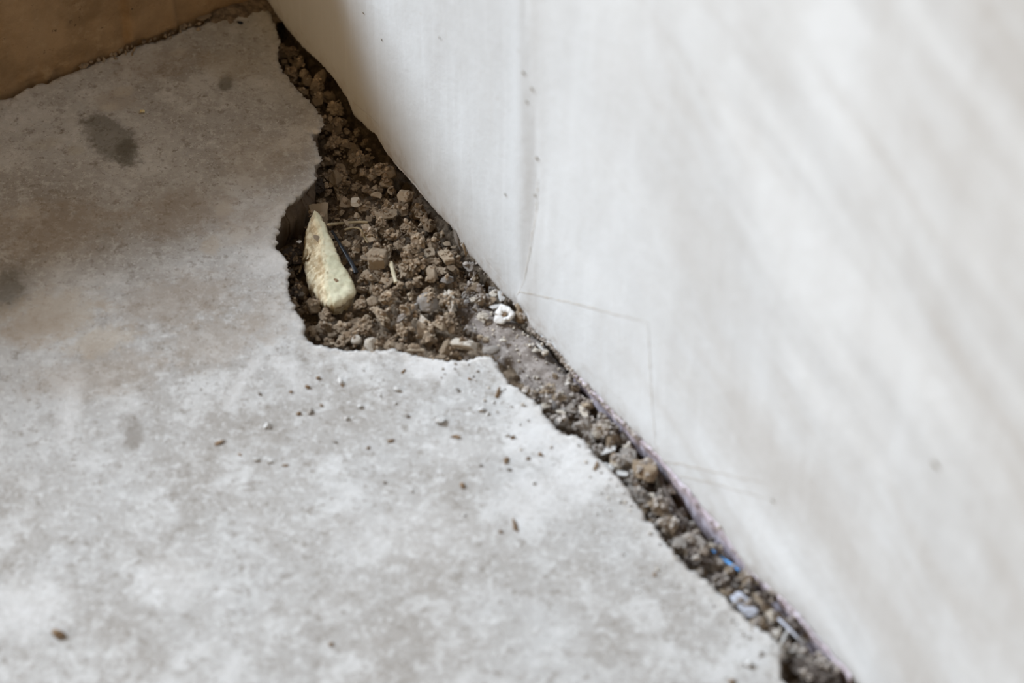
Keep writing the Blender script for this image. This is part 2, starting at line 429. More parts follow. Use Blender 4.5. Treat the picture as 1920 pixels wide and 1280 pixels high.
# orient up
for f in faces:
    a, b, c = (pt[i] for i in f[:3])
    if (b[0] - a[0]) * (c[1] - a[1]) - (b[1] - a[1]) * (c[0] - a[0]) < 0: f.reverse()
inv = {}
for i, o in enumerate(orig):
    for k in o:
        if k < nl: inv[k] = i
ring = [inv[k] for k in range(nl) if k in inv]
area = sum(loop[i].x * loop[(i + 1) % nl].y - loop[(i + 1) % nl].x * loop[i].y for i in range(nl))
sg = 1 if area > 0 else -1
hA = P(604, 296); hB = P(575, 640)
prev = ring
RP = pt[ring]; ker = 31
RS = np.stack([np.convolve(np.concatenate([RP[-15:, c], RP[:, c], RP[:15, c]]), np.ones(ker) / ker, 'valid') for c in (0, 1)], 1)
far = np.hypot(*(RS - RP).T) > 0.004; RS[far] = RP[far]
hc = P(520, 470); 
def under(x, y):
    return math.exp(-(((x - hc.x - 0.004) / 0.016) ** 2 + ((y - hc.y) / 0.034) ** 2) ** 2)
depths = [0.0007, 0.002, 0.004, 0.007, 0.011, 0.016, 0.024, 0.034]
nr = len(ring)
for di, dep in enumerate(depths):
    cur = []
    for i in range(nr):
        x, y = RP[i] + (RS[i] - RP[i]) * min(1.0, di / 3.0)
        xa, ya = pt[ring[i - 3]]; xb, yb = pt[ring[(i + 3) % nr]]
        tx, ty = xb - xa, yb - ya; L = math.hypot(tx, ty) or 1
        ox, oy = ty / L * sg, -tx / L * sg            # outward
        off = -0.0004 * di + (0.0030 if di > 1 else 0.0006) * fbm(x * 150, y * 150, dep * 230, 5) - 0.05 * dep
        if di > 1: off -= under(x, y) * min(1.0, (dep - 0.002) / 0.006) * 0.009
        vs.append((x + ox * off, y + oy * off, vs[ring[i]][2] - dep)); rim.append(0.6 if di < 2 else 0); raw.append(min(1.0, 0.35 * di + 0.1))
        cur.append(len(vs) - 1)
    for i in range(nr):
        j = (i + 1) % nr
        q = [prev[i], prev[j], cur[j], cur[i]]
        faces.append(q if sg < 0 else q[::-1])
    prev = cur
me = mesh('floor', vs, faces)
for nm, arr in (('rim', rim), ('raw', raw)):
    a = me.attributes.new(nm, 'FLOAT', 'POINT'); a.data.foreach_set('value', arr)
floor = link('floor', me, M['floor'])
tag(floor, 'mottled grey cement screed floor with a broken ragged edge', kind='structure')

# ------------------------------------------------------------------ right wall (plaster skin with ragged foot, core behind)
base_sz = sorted(wall_hit(*q) for q in WTOP)
bs = [q[0] for q in base_sz]; bz = [q[1] for q in base_sz]
def foot(s):
    return float(np.interp(s, bs, bz)) + 0.0009 * fbm(s * 330, 4.4, 0, 5)
SW = []
s = -0.300
while s < 0.80:
    SW.append(s)
    s += 0.0011 if s < 0.42 else 0.010
HT = 0.75
rows = [0.0, .0006, .0013, .0022, .0035, .0052, .0075, .011, .016, .023, .032, .044, .06, .08, .10, .125, .155, .19, .23, .28, .34, .42, .52, .65]
vs = []; faces = []
Rl = 0.0022
lip = [(-0.0070, 0.0026), (-0.0045, 0.0010), (-0.0026, 0.0003), (-0.0012, 0.00005), (-0.0004, 0.0004)]
ncol = None; lipw = []; greyw = []
seam_sz = sorted((wall_hit(*q)[::-1] for q in [(988, -60), (990, 0), (995, 120), (1003, 240), (1008, 330), (1006, 400), (998, 460), (988, 520), (974, 548), (970, 575)]))
def seam_s(z): return float(np.interp(z, [q[0] for q in seam_sz], [q[1] for q in seam_sz]))
def wstep(s, z):
    e = s - seam_s(z) - 0.0006 * fbm(z * 200, 2, 2, 3)
    return 0.0003 * min(1, max(0, (e + 0.0012) / 0.0024)) + 0.0010 * math.exp(-((s) / 0.010) ** 2) * (1 if z > 0.004 else 0.3)
for s in SW:
    f = foot(s); n0 = len(vs)
    for off, dz in lip:
        lipw.append(0.85 if off < -0.001 else 0.5)
        jj = 0.0006 * fbm(s * 420, off * 420, 2, 4)
        vs.append(W(s, f + dz + jj, off + wstep(s, f))); greyw.append(1.0 if s < seam_s(f) else 0.0)
    for r in rows:
        z = f + 0.0006 + r
        d = 0.0011 * fbm(s * 14, z * 14, 7, 3) + 0.00008 * fbm(s * 70, z * 40, 3, 3) - 0.0006 * math.exp(-r / 0.002)
        vs.append(W(s, z, d + wstep(s, z))); greyw.append(min(1, max(0, 0.5 - (s - seam_s(z)) / 0.002))); lipw.append(0.45 * math.exp(-r / 0.0012) * max(0, fbm(s * 90, z * 90, 5, 4) + 0.5))
    ncol = len(vs) - n0
for i in range(len(SW) - 1):
    for j in range(ncol - 1):
        a = i * ncol + j
        faces.append((a, a + ncol, a + ncol + 1, a + 1))
# local frame: x along the wall, y into the wall, z up
MW = Matrix(((dB.x, -nB.x, 0, J.x), (dB.y, -nB.y, 0, J.y), (0, 0, 1, 0), (0, 0, 0, 1)))
MI = MW.inverted()
wall = link('wall_right', mesh('wall_right', [MI @ v for v in vs], faces), M['wall'])
wall.matrix_world = MW
a_ = wall.data.attributes.new('lip', 'FLOAT', 'POINT'); a_.data.foreach_set('value', lipw)
a_ = wall.data.attributes.new('seam_grey', 'FLOAT', 'POINT'); a_.data.foreach_set('value', greyw)
tag(wall, 'white plastered wall with brushed beige streaks and a seam', kind='structure')
# core
vs = []; faces = []
zc = [-0.06, -0.04, -0.028, -0.02, -0.014, -0.009, -0.005, -0.002, 0.001, 0.004, 0.01, 0.04, HT]
SC = SW[::3]
for s in SC:
    for z in zc:
        vs.append(MI @ W(s, z, (-0.019 if s < 0 else -0.0085) + 0.0034 * fbm(s * 170, z * 170, 1, 5)))
for i in range(len(SC) - 1):
    for j in range(len(zc) - 1):
        a = i * len(zc) + j
        faces.append((a, a + len(zc), a + len(zc) + 1, a + 1))
core = link('wall_core', mesh('wall_core', vs, faces), M['core'], wall)
core['label'] = 'raw brown masonry showing under the plaster foot'
# torn lilac lining strip below the plaster along the lower crack
low_sz = sorted(wall_hit(*q, off=-0.003) for q in WLOW)
ls = [q[0] for q in low_sz]; lz = [q[1] for q in low_sz]
vs = []; faces = []; NS = 7
sl = [s for s in SW if ls[0] <= s <= ls[-1]]
for s in sl:
    top = foot(s) + 0.001; bot = float(np.interp(s, ls, lz)) + 0.0013 * fbm(s * 300, 8.8, 1, 5)
    bot = min(bot, top - 0.0004)
    for k in range(NS):
        u = k / (NS - 1)
        z = top + (bot - top) * u
        vs.append(MI @ W(s, z, 0.0006 - 0.0036 * u ** 0.8 + 0.0007 * fbm(s * 260, z * 260, 3, 4)))
for i in range(len(sl) - 1):
    for k in range(NS - 1):
        a = i * NS + k
        faces.append((a, a + 1, a + NS + 1, a + NS))
lin = link('torn_lining', mesh('torn_lining', vs, faces), M['paper'], wall)
so = lin.modifiers.new('thick', 'SOLIDIFY'); so.thickness = 0.0008; so.offset = -1
lin['label'] = 'torn lilac-white lining edge below the plaster'

def crack(name, poly, wpx, mat=M['crack'], label=None, seed=1.0):
    sz = [Vector(wall_hit(*q)) for q in poly]
    pl = rag(sz, 0.002, 0.0006, 120, seed)
    vs = []; faces = []; N = len(pl)
    for i, p in enumerate(pl):
        t = (pl[min(i + 1, N - 1)] - pl[max(i - 1, 0)]).normalized()
        q = Vector((-t.y, t.x)); u = i / (N - 1)
        hw = wpx * K * 0.5 * (0.5 + 0.5 * math.sin(math.pi * min(1, u * 1.0)) ** 0.5) * (0.8 + 0.8 * fbm(p.x * 200, p.y * 200, seed, 3))
        hw = max(hw * (1 - 0.55 * u), 0.00005)
        for k in (-1, 0, 1):
            r = p + q * hw * k
            off = 0.0011 * fbm(r.x * 14, r.y * 14, 7, 3) + 0.00008 * fbm(r.x * 70, r.y * 40, 3, 3) + wstep(r.x, r.y)
            vs.append(MI @ W(r.x, r.y, off + 0.00018))
        if i:
            a = 3 * (i - 1)
            faces += [(a, a + 1, a + 4, a + 3), (a + 1, a + 2, a + 5, a + 4)]
    o = link(name, mesh(name, vs, faces), mat, wall)
    if label: o['label'] = label
    return o
crack('seam_line', [(1008, 335), (1006, 400), (998, 460), (988, 520), (974, 548)], 3, label='worn grey seam line in the plaster', seed=1)
crack('hairline_crack', [(972, 552), (978, 545), (1040, 560), (1120, 578), (1218, 602)], 3, label='fine crack running right from the seam', seed=2)
crack('hairline_crack', [(1216, 602), (1220, 680), (1226, 780), (1231, 852)], 3, label='upright fine crack dropping to the wall foot', seed=3)
crack('scratch_mark', [(1240, 862), (1330, 880), (1440, 905)], 2.5, label='faint grey scratch by the wall foot', seed=4)
crack('scratch_mark', [(1270, 890), (1360, 910), (1450, 936)], 2, label='faint grey scratch by the wall foot', seed=5)
crack('scratch_mark', [(660, 190), (690, 214), (716, 240)], 3, M['white'], 'pale scratch near the shaded wall foot', 6)
crack('scratch_mark', [(905, 480), (940, 520), (955, 538)], 3, M['white'], 'pale scratch near the wall foot', 7)

# ------------------------------------------------------------------ low brown wall at the back
HB = 0.172
def BWp(t, z, off): 
    p = BK0 + Bd * t + nBack * off
    return Vector((p.x, p.y, z))
T = []
t = -0.60
tE = tJ + 0.035
tr = (P(238, 86) - BK0).dot(Bd)
while t < tE:
    T.append(t); t += 0.0015 if t > -0.08 else 0.012
Z = [-0.03, -0.006, -0.003, -0.0012, 0, 0.0012, 0.0025, 0.004, 0.006, 0.009, 0.013, 0.018, 0.024, 0.03, 0.037, 0.045, 0.055, 0.068, 0.082, 0.097, HB - 0.003, HB - 0.0008]
vs = []; faces = []
for t in T:
    n0 = len(vs)
    for z in Z:
        d = 0.0016 * fbm(t * 30, z * 30, 4, 3) + 0.0006 * fbm(t * 160, z * 160, 6, 3)
        stp = 0.0040 / (1 + math.exp(min(60, max(-60, -(t - tr - 0.002 * fbm(z * 60, 1, 1, 3)) / 0.0005))))
        d += stp * min(1, max(0, (z - 0.001) / 0.004)) * 1.0 - (0.0040 if t > tr + 0.028 else 0) * min(1, max(0, (z - 0.001) / .004)) * 0.6
        d -= 0.0018 * math.exp(-max(z, 0) / 0.003) * max(0, fbm(t * 100, 3, 8, 4) + 0.3)
        vs.append(BWp(t, z, d))
    vs.append(BWp(t, HB, -0.003)); vs.append(BWp(t, HB, -0.09)); vs.append(BWp(t, -0.03, -0.09))
    m = len(vs) - n0
for i in range(len(T) - 1):
    for j in range(m - 1):
        a = i * m + j
        faces.append((a, a + m, a + m + 1, a + 1))
bw = link('wall_back', mesh('wall_back', vs, faces), M['back'])
tag(bw, 'low brown plaster wall in shade at the corner', kind='structure')

# ------------------------------------------------------------------ rubble height field in the joint
GX0, GX1, GY0, GY1, GS = -0.16, 0.30, -0.36, 0.275, 0.0006
gx = np.arange(GX0, GX1, GS); gy = np.arange(GY0, GY1, GS)
CTRL = [(530, 70, 16), (560, 110, 26), (590, 170, 30), (640, 230, 36), (600, 320, 62), (570, 380, 96), (545, 440, 110), (550, 520, 104), (515, 440, 120), (520, 520, 110),
        (580, 600, 58), (600, 640, 50), (650, 640, 30), (720, 640, 20), (800, 655, 13), (880, 660, 12), (700, 300, 42), (680, 380, 46),
        (640, 480, 52), (620, 560, 52), (720, 470, 38), (770, 400, 40), (780, 530, 26), (840, 470, 34), (860, 580, 16), (930, 560, 22),
        (900, 620, 14), (960, 660, 12), (1000, 690, 14), (990, 600, 26), (1060, 710, 24), (1030, 760, 18), (1100, 790, 20), (1150, 850, 22),
        (1200, 890, 20), (1230, 960, 20), (1290, 1030, 26), (1350, 1090, 24), (1420, 1140, 22), (1470, 1195, 20), (1520, 1250, 34), (1600, 1330, 34), (1800, 1560, 36)]
cw = np.array([tuple(P(a, b, -c * K))[:2] for a, b, c in CTRL]); cdp = np.array([c for _, _, c in CTRL]) * K
GXX, GYY = np.meshgrid(gx, gy)
cells = np.stack([GXX.ravel(), GYY.ravel()], 1)
footl = [W(s, 0) for s in np.arange(-0.27, 0.6, 0.004)]
region = [(p.x, p.y) for p in slab_w] + [(p.x, p.y) for p in reversed(footl) ]
region = np.array(region)
sub = cells.reshape(len(gy), len(gx), 2)[::2, ::2].reshape(-1, 2)
# distance to the joint, coarse
dwall = mind(sub, np.array([(p.x, p.y) for p in footl]))
inr = pip(sub, region); dd = mind(sub, np.concatenate([np.array([(p.x, p.y) for p in slab_w]), np.array([(p.x, p.y) for p in footl])]))
rel = sub - np.array([[J.x, J.y]])
sside = rel @ np.array([nB.x, nB.y]); salong = rel @ np.array([dB.x, dB.y])
maskc = (inr | (dd < 0.022)) & (sside > np.where(salong > 0, -0.0105, -0.021 - 0.036 * 0))
num = np.zeros(len(sub)); den = np.zeros(len(sub))
for (x, y), v in zip(cw, cdp):
    q = 1.0 / ((sub[:, 0] - x) ** 2 + (sub[:, 1] - y) ** 2 + 1e-5) ** 1.6
    num += q * v; den += q
depc = (num / den + K * 10 * np.exp(-(np.clip(dwall - 0.0005, 0, 1) / 0.0020) ** 2)).reshape(len(gy[::2]), len(gx[::2]))
for iy in range(depc.shape[0]):
    for ix in range(depc.shape[1]):
        if maskc[iy * depc.shape[1] + ix]:
            x = gx[ix * 2]; y = gy[iy * 2]
            depc[iy, ix] += 0.0018 * fbm(x * 90, y * 90, 3, 3)
TOP = -np.repeat(np.repeat(depc, 2, 0), 2, 1)[:len(gy), :len(gx)]
MASK_EXTRA = K * 28
xtra = MASK_EXTRA + K * 26 * np.exp(-(np.clip(dwall - 0.0005, 0, 1) / 0.0024) ** 2).reshape(depc.shape)
depc = depc + xtra
H = -np.repeat(np.repeat(depc, 2, 0), 2, 1)[:len(gy), :len(gx)]
MASK = maskc.reshape(depc.shape)
# bed mesh
vid = -np.ones(MASK.shape, int); vs = []; faces = []
for iy in range(MASK.shape[0]):
    for ix in range(MASK.shape[1]):
        if MASK[iy, ix]:
            x = gx[ix * 2]; y = gy[iy * 2]
            vid[iy, ix] = len(vs); vs.append((x, y, -depc[iy, ix] + 0.0016 * noise.cell(Vector((x * 420 + fbm(x * 300, y * 300, 2, 2), y * 420, 1))) + 0.0008 * fbm(x * 350, y * 350, 1, 3)))
for iy in range(MASK.shape[0] - 1):
    for ix in range(MASK.shape[1] - 1):
        q = (vid[iy, ix], vid[iy, ix + 1], vid[iy + 1, ix + 1], vid[iy + 1, ix])
        if min(q) >= 0: faces.append(q)
bed = link('dirt_bed', mesh('dirt_bed', vs, faces), M['bed'])
tag(bed, 'fine brown dirt lining the bottom of the broken joint', 'dirt', kind='stuff')

def hmean(x, y, r, fn=np.mean):
    ix = int((x - GX0) / GS); iy = int((y - GY0) / GS); k = max(1, int(r / GS))
    a = H[max(0, iy - k):iy + k + 1, max(0, ix - k):ix + k + 1]
    return float(fn(a)) if a.size else 0.0

def tmean(x, y, r):
    ix = int((x - GX0) / GS); iy = int((y - GY0) / GS); k = max(1, int(r / GS))
    return float(np.mean(TOP[max(0, iy - k):iy + k + 1, max(0, ix - k):ix + k + 1]))

def deposit(x, y, zc, rx, rz):
    ix = int((x - GX0) / GS); iy = int((y - GY0) / GS); k = max(1, int(rx / GS))
    y0, y1, x0, x1 = max(0, iy - k), min(len(gy), iy + k + 1), max(0, ix - k), min(len(gx), ix + k + 1)
    if y1 <= y0 or x1 <= x0: return
    X, Y = np.meshgrid(gx[x0:x1] - x, gy[y0:y1] - y)
    q = 1 - (X ** 2 + Y ** 2) / rx ** 2
    top = zc + rz * np.sqrt(np.clip(q, 0, 1))
    H[y0:y1, x0:x1] = np.where(q > 0, np.maximum(H[y0:y1, x0:x1], top), H[y0:y1, x0:x1])

# ------------------------------------------------------------------ rock meshes
def rock(name, seed, sub=3, cuts=7, cutd=(0.45, 0.8), amp=0.16, freq=1.6, boxy=0.0, rough=0.05):
    r = random.Random(seed)
    bm = bmesh.new(); bmesh.ops.create_icosphere(bm, subdivisions=sub, radius=1.0)
    pl = []
    for i in range(cuts):
        v = Vector((r.gauss(0, 1), r.gauss(0, 1), r.gauss(0, 1))).normalized(); pl.append((v, r.uniform(*cutd)))
    if boxy:
        for ax in ((1, 0, 0), (-1, 0, 0), (0, 1, 0), (0, -1, 0), (0, 0, 1), (0, 0, -1)):
            v = Vector(ax) + Vector((r.gauss(0, .2), r.gauss(0, .2), r.gauss(0, .2))); pl.append((v.normalized(), boxy))
    for v in bm.verts:
        c = v.co.copy()
        for nrm, d in pl:
            e = c.dot(nrm) - d
            if e > 0: c -= nrm * e
        dn = v.co.normalized()
        c += dn * (amp * fbm(dn.x * freq + seed, dn.y * freq, dn.z * freq, 3) + rough * fbm(dn.x * 5 + seed, dn.y * 5, dn.z * 5 + 9, 4))
        v.co = c
    co = [v.co for v in bm.verts]
    lo = Vector((min(c.x for c in co), min(c.y for c in co), min(c.z for c in co)))
    hi = Vector((max(c.x for c in co), max(c.y for c in co), max(c.z for c in co)))
    for v in bm.verts:
        v.co = Vector(((v.co.x - (lo.x + hi.x) / 2) / (hi.x - lo.x), (v.co.y - (lo.y + hi.y) / 2) / (hi.y - lo.y), (v.co.z - (lo.z + hi.z) / 2) / (hi.z - lo.z)))
    me = bpy.data.meshes.new(name); bm.to_mesh(me); bm.free()
    me.polygons.foreach_set('use_smooth', [True] * len(me.polygons))
    me.set_sharp_from_angle(angle=math.radians(27))
    return me                                            # fits a unit cube centred on 0

SHAPES = []
for i in range(14): SHAPES.append(('chunk', rock('chunk', 20 + i, 3, 13, (0.30, 0.66), 0.10, 1.4, 0, 0.035)))
for i in range(8): SHAPES.append(('clod', rock('clod', 50 + i, 3, 5, (0.5, 0.85), 0.40, 2.0, 0, 0.24)))
for i in range(8): SHAPES.append(('flake', rock('flake', 80 + i, 3, 9, (0.35, 0.7), 0.12, 1.6, 0, 0.05)))
MATED = {}
def shaped(me, mat):
    k = (me.name, mat.name)
    if k not in MATED:
        c = me.copy(); c.materials.clear(); c.materials.append(mat); MATED[k] = c
    return MATED[k]

HERO = []
def gdir(deg):
    """ground angle of a direction drawn at deg (counter-clockwise) in the photograph"""
    return math.atan2(math.sin(math.radians(deg)) / 0.71, math.cos(math.radians(deg)))

def hero(name, px, py, L, Wd, Hh, deg, mat, label, cat, kind='chunk', seed=1, tilt=(0, 0), lift=None, sink=0.3, amp=None, group=None, smooth_=False, z=None):
    """one larger piece; L along deg, Wd across (photo pixels as seen), Hh up"""
    a = gdir(deg)
    def gl(d): return math.hypot(math.cos(math.radians(d)), math.sin(math.radians(d)) / 0.71)
    lx = L * K * gl(deg); ly = Wd * K * (gl(deg + 90) if kind != 'plate' else gl(deg + 90)) ; lz = Hh * K
    c = P(px, py, -0.006)
    if z is None:
        g = max(hmean(c.x, c.y, 0.35 * min(lx, ly)), tmean(c.x, c.y, 0.003) - lz * 0.12)
        zc = g + lz * (0.5 - sink)
        for _ in range(2):
            c = P(px, py, zc); g = max(hmean(c.x, c.y, 0.35 * min(lx, ly)), tmean(c.x, c.y, 0.003) - lz * 0.12); zc = g + lz * (0.5 - sink)
    else: zc = z
    c = P(px, py, zc)
    sd = seed + int(px * 7 + py)
    if kind == 'chunk': me = rock(name, sd, 4, 14, (0.34, 0.7), 0.10 if amp is None else amp, 1.6, 0, 0.045)
    elif kind == 'clod': me = rock(name, sd, 4, 6, (0.5, 0.85), 0.42 if amp is None else amp, 2.1, 0, 0.27)
    elif kind == 'block': me = rock(name, sd, 4, 3, (0.62, 0.85), 0.10 if amp is None else amp, 1.5, 0.58, 0.06)
    elif kind == 'plate': me = rock(name, sd, 4, 4, (0.6, 0.85), 0.06 if amp is None else amp, 1.5, 0.62, 0.03)
    elif kind == 'round': me = rock(name, sd, 4, 3, (0.8, 0.95), 0.16 if amp is None else amp, 1.1, 0, 0.025)
    o = link(name, me, M[mat]); o.location = c
    o.scale = (lx, ly, lz)
    o.rotation_euler = (math.radians(tilt[0]), math.radians(tilt[1]), a)
    tag(o, label, cat, group)
    deposit(c.x, c.y, zc, 0.42 * math.sqrt(lx * ly), lz * 0.45)
    HERO.append((c.x, c.y, 0.5 * min(lx, ly), label)); return o

# ------------------------------------------------------------------ dusty mortar ridge lying in the joint
def ridge():
    ctr = [(868, 556), (905, 585), (945, 622), (985, 655), (1020, 690), (1050, 722), (1080, 752)]
    rad = [30, 40, 46, 46, 42, 36, 26]
    vs = []; faces = []; N = 60; Mv = 22
    cp = [P(x, y, -0.006) for x, y in ctr]
    for i in range(N):
        u = i / (N - 1) * (len(cp) - 1); k = min(int(u), len(cp) - 2); f = u - k
        c = cp[k].lerp(cp[k + 1], f); r = (rad[k] * (1 - f) + rad[k + 1] * f) * K
        t = (cp[k + 1] - cp[k]).normalized(); q = Vector((-t.y, t.x, 0))
        endf = min(1, math.sin(math.pi * min(1, max(0, (i + .5) / N))) * 2.2)
        for j in range(Mv):
            a = math.pi * (j / (Mv - 1))
            p = c + q * (r * 1.05 * math.cos(a)) + Vector((0, 0, -0.0075 + r * 0.74 * math.sin(a) * (0.55 + 0.45 * endf)))
            p += Vector((0, 0, 1)) * (0.0016 * fbm(p.x * 90, p.y * 90, 2, 4) + 0.0006 * fbm(p.x * 420, p.y * 420, 1, 4))
            vs.append(p)
    for i in range(N - 1):
        for j in range(Mv - 1):
            a = i * Mv + j; faces.append((a, a + Mv, a + Mv + 1, a + 1))
    # close underneath
    o = link('mortar_ridge', mesh('mortar_ridge', vs, faces), M['ridge'])
    tag(o, 'smooth dusty grey-brown ridge of mortar lying along the joint', 'mortar')
    for p in vs:
        ix = int((p.x - GX0) / GS); iy = int((p.y - GY0) / GS)
        a = H[iy - 1:iy + 2, ix - 1:ix + 2]; np.maximum(a, p.z, out=a)
    HERO.append((cp[3].x, cp[3].y, 0.004, o['label']))
ridge()

# ------------------------------------------------------------------ the pale block in the hole
def pale_block():
    out = [(590, 396), (598, 402), (606, 414), (615, 433), (623, 452), (632, 472), (641, 490), (652, 508), (662, 524), (667, 540), (662, 551),
           (650, 559), (638, 570), (626, 576), (615, 570), (604, 558), (592, 541), (583, 525), (576, 508), (572, 492), (568, 470), (566, 452), (570, 436), (572, 420), (580, 407)]
    rid = [(588, 396), (598, 425), (606, 455), (606, 480), (614, 510), (612, 535), (620, 572)]
    ZB = -0.0075
    o2 = [P(x, y, ZB) for x, y in out]; o2 = [Vector((p.x, p.y)) for p in o2]; o2.append(o2[0])
    lo = rag(o2, 0.0005, 0.0006, 330, 5.5)[:-1]
    rg = np.array([tuple(P(x, y, ZB))[:2] for x, y in rid])
    L = np.array([(p.x, p.y) for p in lo])
    g = jgrid(L[:, 0].min(), L[:, 0].max(), L[:, 1].min(), L[:, 1].max(), 0.0006); g = g[pip(g, L)]; g = g[mind(g, L) > 0.0004]
    r = geometry.delaunay_2d_cdt([Vector(p) for p in L] + [Vector(p) for p in g], [], [list(range(len(L)))], 1, 1e-8)
    pts = np.array([(v.x, v.y) for v in r[0]]); dE = mind(pts, L)
    vs = []; cr = []
    for (x, y), d in zip(pts, dE):
        rx = float(np.interp(-y, -rg[:, 1], rg[:, 0]))
        side = x - rx                                   # <0: crumbly left flank
        z = ZB + 0.0022
        c = 0.0
        if side < 0:
            z += side * 0.95 + 0.0016 * fbm(x * 300, y * 300, 2, 5); c = min(1, -side / 0.0018)
        else:
            z -= side * 0.16; z += 0.0006 * fbm(x * 220, y * 220, 6, 5)
            c = max(0, 1 - side / 0.0012) * 0.6
        z -= 0.0016 * math.exp(-d / 0.0009)
        c = max(c, 0.5 * math.exp(-d / 0.001))
        vs.append((x, y, z)); cr.append(c)
    faces = [list(f) for f in r[2]]
    for f in faces:
        a, b, c = (pts[i] for i in f[:3])
        if (b[0] - a[0]) * (c[1] - a[1]) - (b[1] - a[1]) * (c[0] - a[0]) < 0: f.reverse()
    inv = {}
    for i, o in enumerate(r[3]):
        for k in o:
            if k < len(L): inv[k] = i
    ring = [inv[k] for k in range(len(L))]; prev = ring; n = len(ring)
    cen = pts[ring].mean(0)
    ar = sum(L[i - 1][0] * L[i][1] - L[i][0] * L[i - 1][1] for i in range(n))
    for di, dep in enumerate([0.0012, 0.003, 0.0055, 0.009, 0.0105]):
        cur = []
        for i in range(n):
            x, y = pts[ring[i]]; k = 1 - 0.03 * di + 0.05 * fbm(x * 300, y * 300, dep * 300, 4)
            vs.append((cen[0] + (x - cen[0]) * k, cen[1] + (y - cen[1]) * k, vs[ring[i]][2] - dep)); cr.append(0.9); cur.append(len(vs) - 1)
        for i in range(n):
            j = (i + 1) % n; q = [prev[i], prev[j], cur[j], cur[i]]
            faces.append(q[::-1] if ar > 0 else q)
        prev = cur
    me = mesh('pale_block', vs, faces)
    a = me.attributes.new('crumbly', 'FLOAT', 'POINT'); a.data.foreach_set('value', cr)
    o = link('pale_block', me, M['block'])
    tag(o, 'pale yellow-green crumbly block leaning in the hole', 'mortar block')
    # brown grit stuck in its smooth face and a chip on its flank
    for (px, py, sx, sy, mt, nm) in ((631, 527, 9, 15, 'seed', 'grit_speck'), (594, 446, 12, 16, 'tan', 'grit_speck'), (561, 453, 11, 6, 'white', 'flake')):
        c = P(px, py, ZB + 0.0012 if nm == 'grit_speck' else -0.0105)
        q = link(nm, shaped(SHAPES[3][1], M[mt]), None); q.location = c; q.scale = (sx * K, sy * K * 1.3, 5 * K); q.rotation_euler = (0, 0, 0.3); q.parent = o
    for (x, y), z in zip(pts[::3], [v[2] for v in vs[:len(pts):3]]):
        ix = int((x - GX0) / GS); iy = int((y - GY0) / GS); H[iy, ix] = max(H[iy, ix], z)
        H[iy:iy + 2, ix:ix + 2] = np.maximum(H[iy:iy + 2, ix:ix + 2], z)
    p = P(618, 500, -0.01); HERO.append((p.x, p.y, 0.008, o['label']))
pale_block()

# ------------------------------------------------------------------ larger pieces, one by one
S = 'stone'; R = 'rubble'; C_ = 'chip'
hero('flat_fragment', 596, 402, 44, 38, 12, -8, 'tan', 'flat tan fragment standing behind the pale block top', R, 'plate', tilt=(38, 0), z=-0.0125)
hero('square_stone', 707, 487, 44, 30, 30, 0, 'tan', 'square tan stone right of the pale block', S, 'block', seed=3, sink=0.1)
hero('crumbly_clod', 772, 497, 66, 50, 40, 70, 'tan', 'large crumbly tan clod below the wall foot mid hole', R, 'clod', seed=2, sink=0.25)
hero('angular_stone', 598, 152, 22, 44, 22, -15, 'tan', 'tall angular tan stone against the wall in narrow gap', S, 'block', sink=0.1)
hero('crumbly_clod', 628, 203, 34, 26, 28, 30, 'tan', 'lumpy tan clod where the narrow gap opens', R, 'clod', sink=0.1)
hero('crumbly_clod', 545, 98, 36, 18, 22, 10, 'brown', 'rounded brown clod near the top of the narrow gap', R, 'clod')
hero('brown_stone', 547, 138, 32, 24, 24, -20, 'brown', 'brown stone against the slab edge in the narrow gap', S, 'chunk')
hero('brown_stone', 575, 152, 22, 22, 20, 30, 'brown', 'small brown stone left of the tall angular stone', S, 'chunk')
hero('brown_stone', 595, 186, 28, 22, 22, 0, 'brown', 'brown stone below the tall angular stone', S, 'chunk')
hero('brown_stone', 566, 172, 26, 15, 16, -35, 'tan', 'tan stone wedged at the slab edge in narrow gap', S, 'chunk')
hero('brown_stone', 560, 120, 24, 16, 16, 15, 'brown', 'small brown stone between clods in the narrow gap', S, 'chunk')
hero('crumbly_clod', 626, 270, 34, 30, 26, 50, 'brown', 'brown clod just below the slab corner tip', R, 'clod')
hero('crumbly_clod', 668, 300, 34, 28, 26, -40, 'tan', 'tan clod in the middle of the upper hole', R, 'clod')
hero('slab_fragment', 636, 330, 24, 46, 22, -25, 'brown', 'leaning brown slab piece under the slab edge', R, 'plate', tilt=(-25, 20))
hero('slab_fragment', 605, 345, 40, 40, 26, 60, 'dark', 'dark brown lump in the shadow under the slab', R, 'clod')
hero('pale_chip', 668, 379, 23, 16, 8, 5, 'pale', 'pale flat chip above the straw', C_, 'plate', sink=-0.1)
hero('brown_stone', 725, 322, 44, 24, 24, -30, 'brown', 'oval brown stone near the wall foot in upper hole', S, 'round', sink=0.15)
hero('angular_stone', 762, 370, 36, 24, 24, 15, 'tan', 'angular tan stone against the wall foot', S, 'chunk', sink=0.1)
hero('tan_chip', 707, 364, 24, 14, 12, -15, 'tan', 'tan chip between the pale chip and wall', C_, 'chunk')
hero('tan_chip', 640, 372, 26, 14, 12, -40, 'tan', 'slanting tan chip behind the pale chip', C_, 'chunk')
hero('oblong_stone', 692, 440, 18, 42, 18, 12, 'tan', 'oblong upright tan stone above the square stone', S, 'chunk', sink=0.1)
hero('oblong_stone', 724, 405, 46, 16, 16, 8, 'tan', 'long tan fragment lying above the clod', R, 'chunk', sink=0.1)
hero('tan_stone', 785, 452, 26, 30, 22, 20, 'tan', 'tan stone above the large crumbly clod', S, 'chunk', sink=0.1)
hero('tan_stone', 812, 458, 24, 22, 18, -40, 'brown', 'brown stone beside the wall foot above the clod', S, 'chunk')
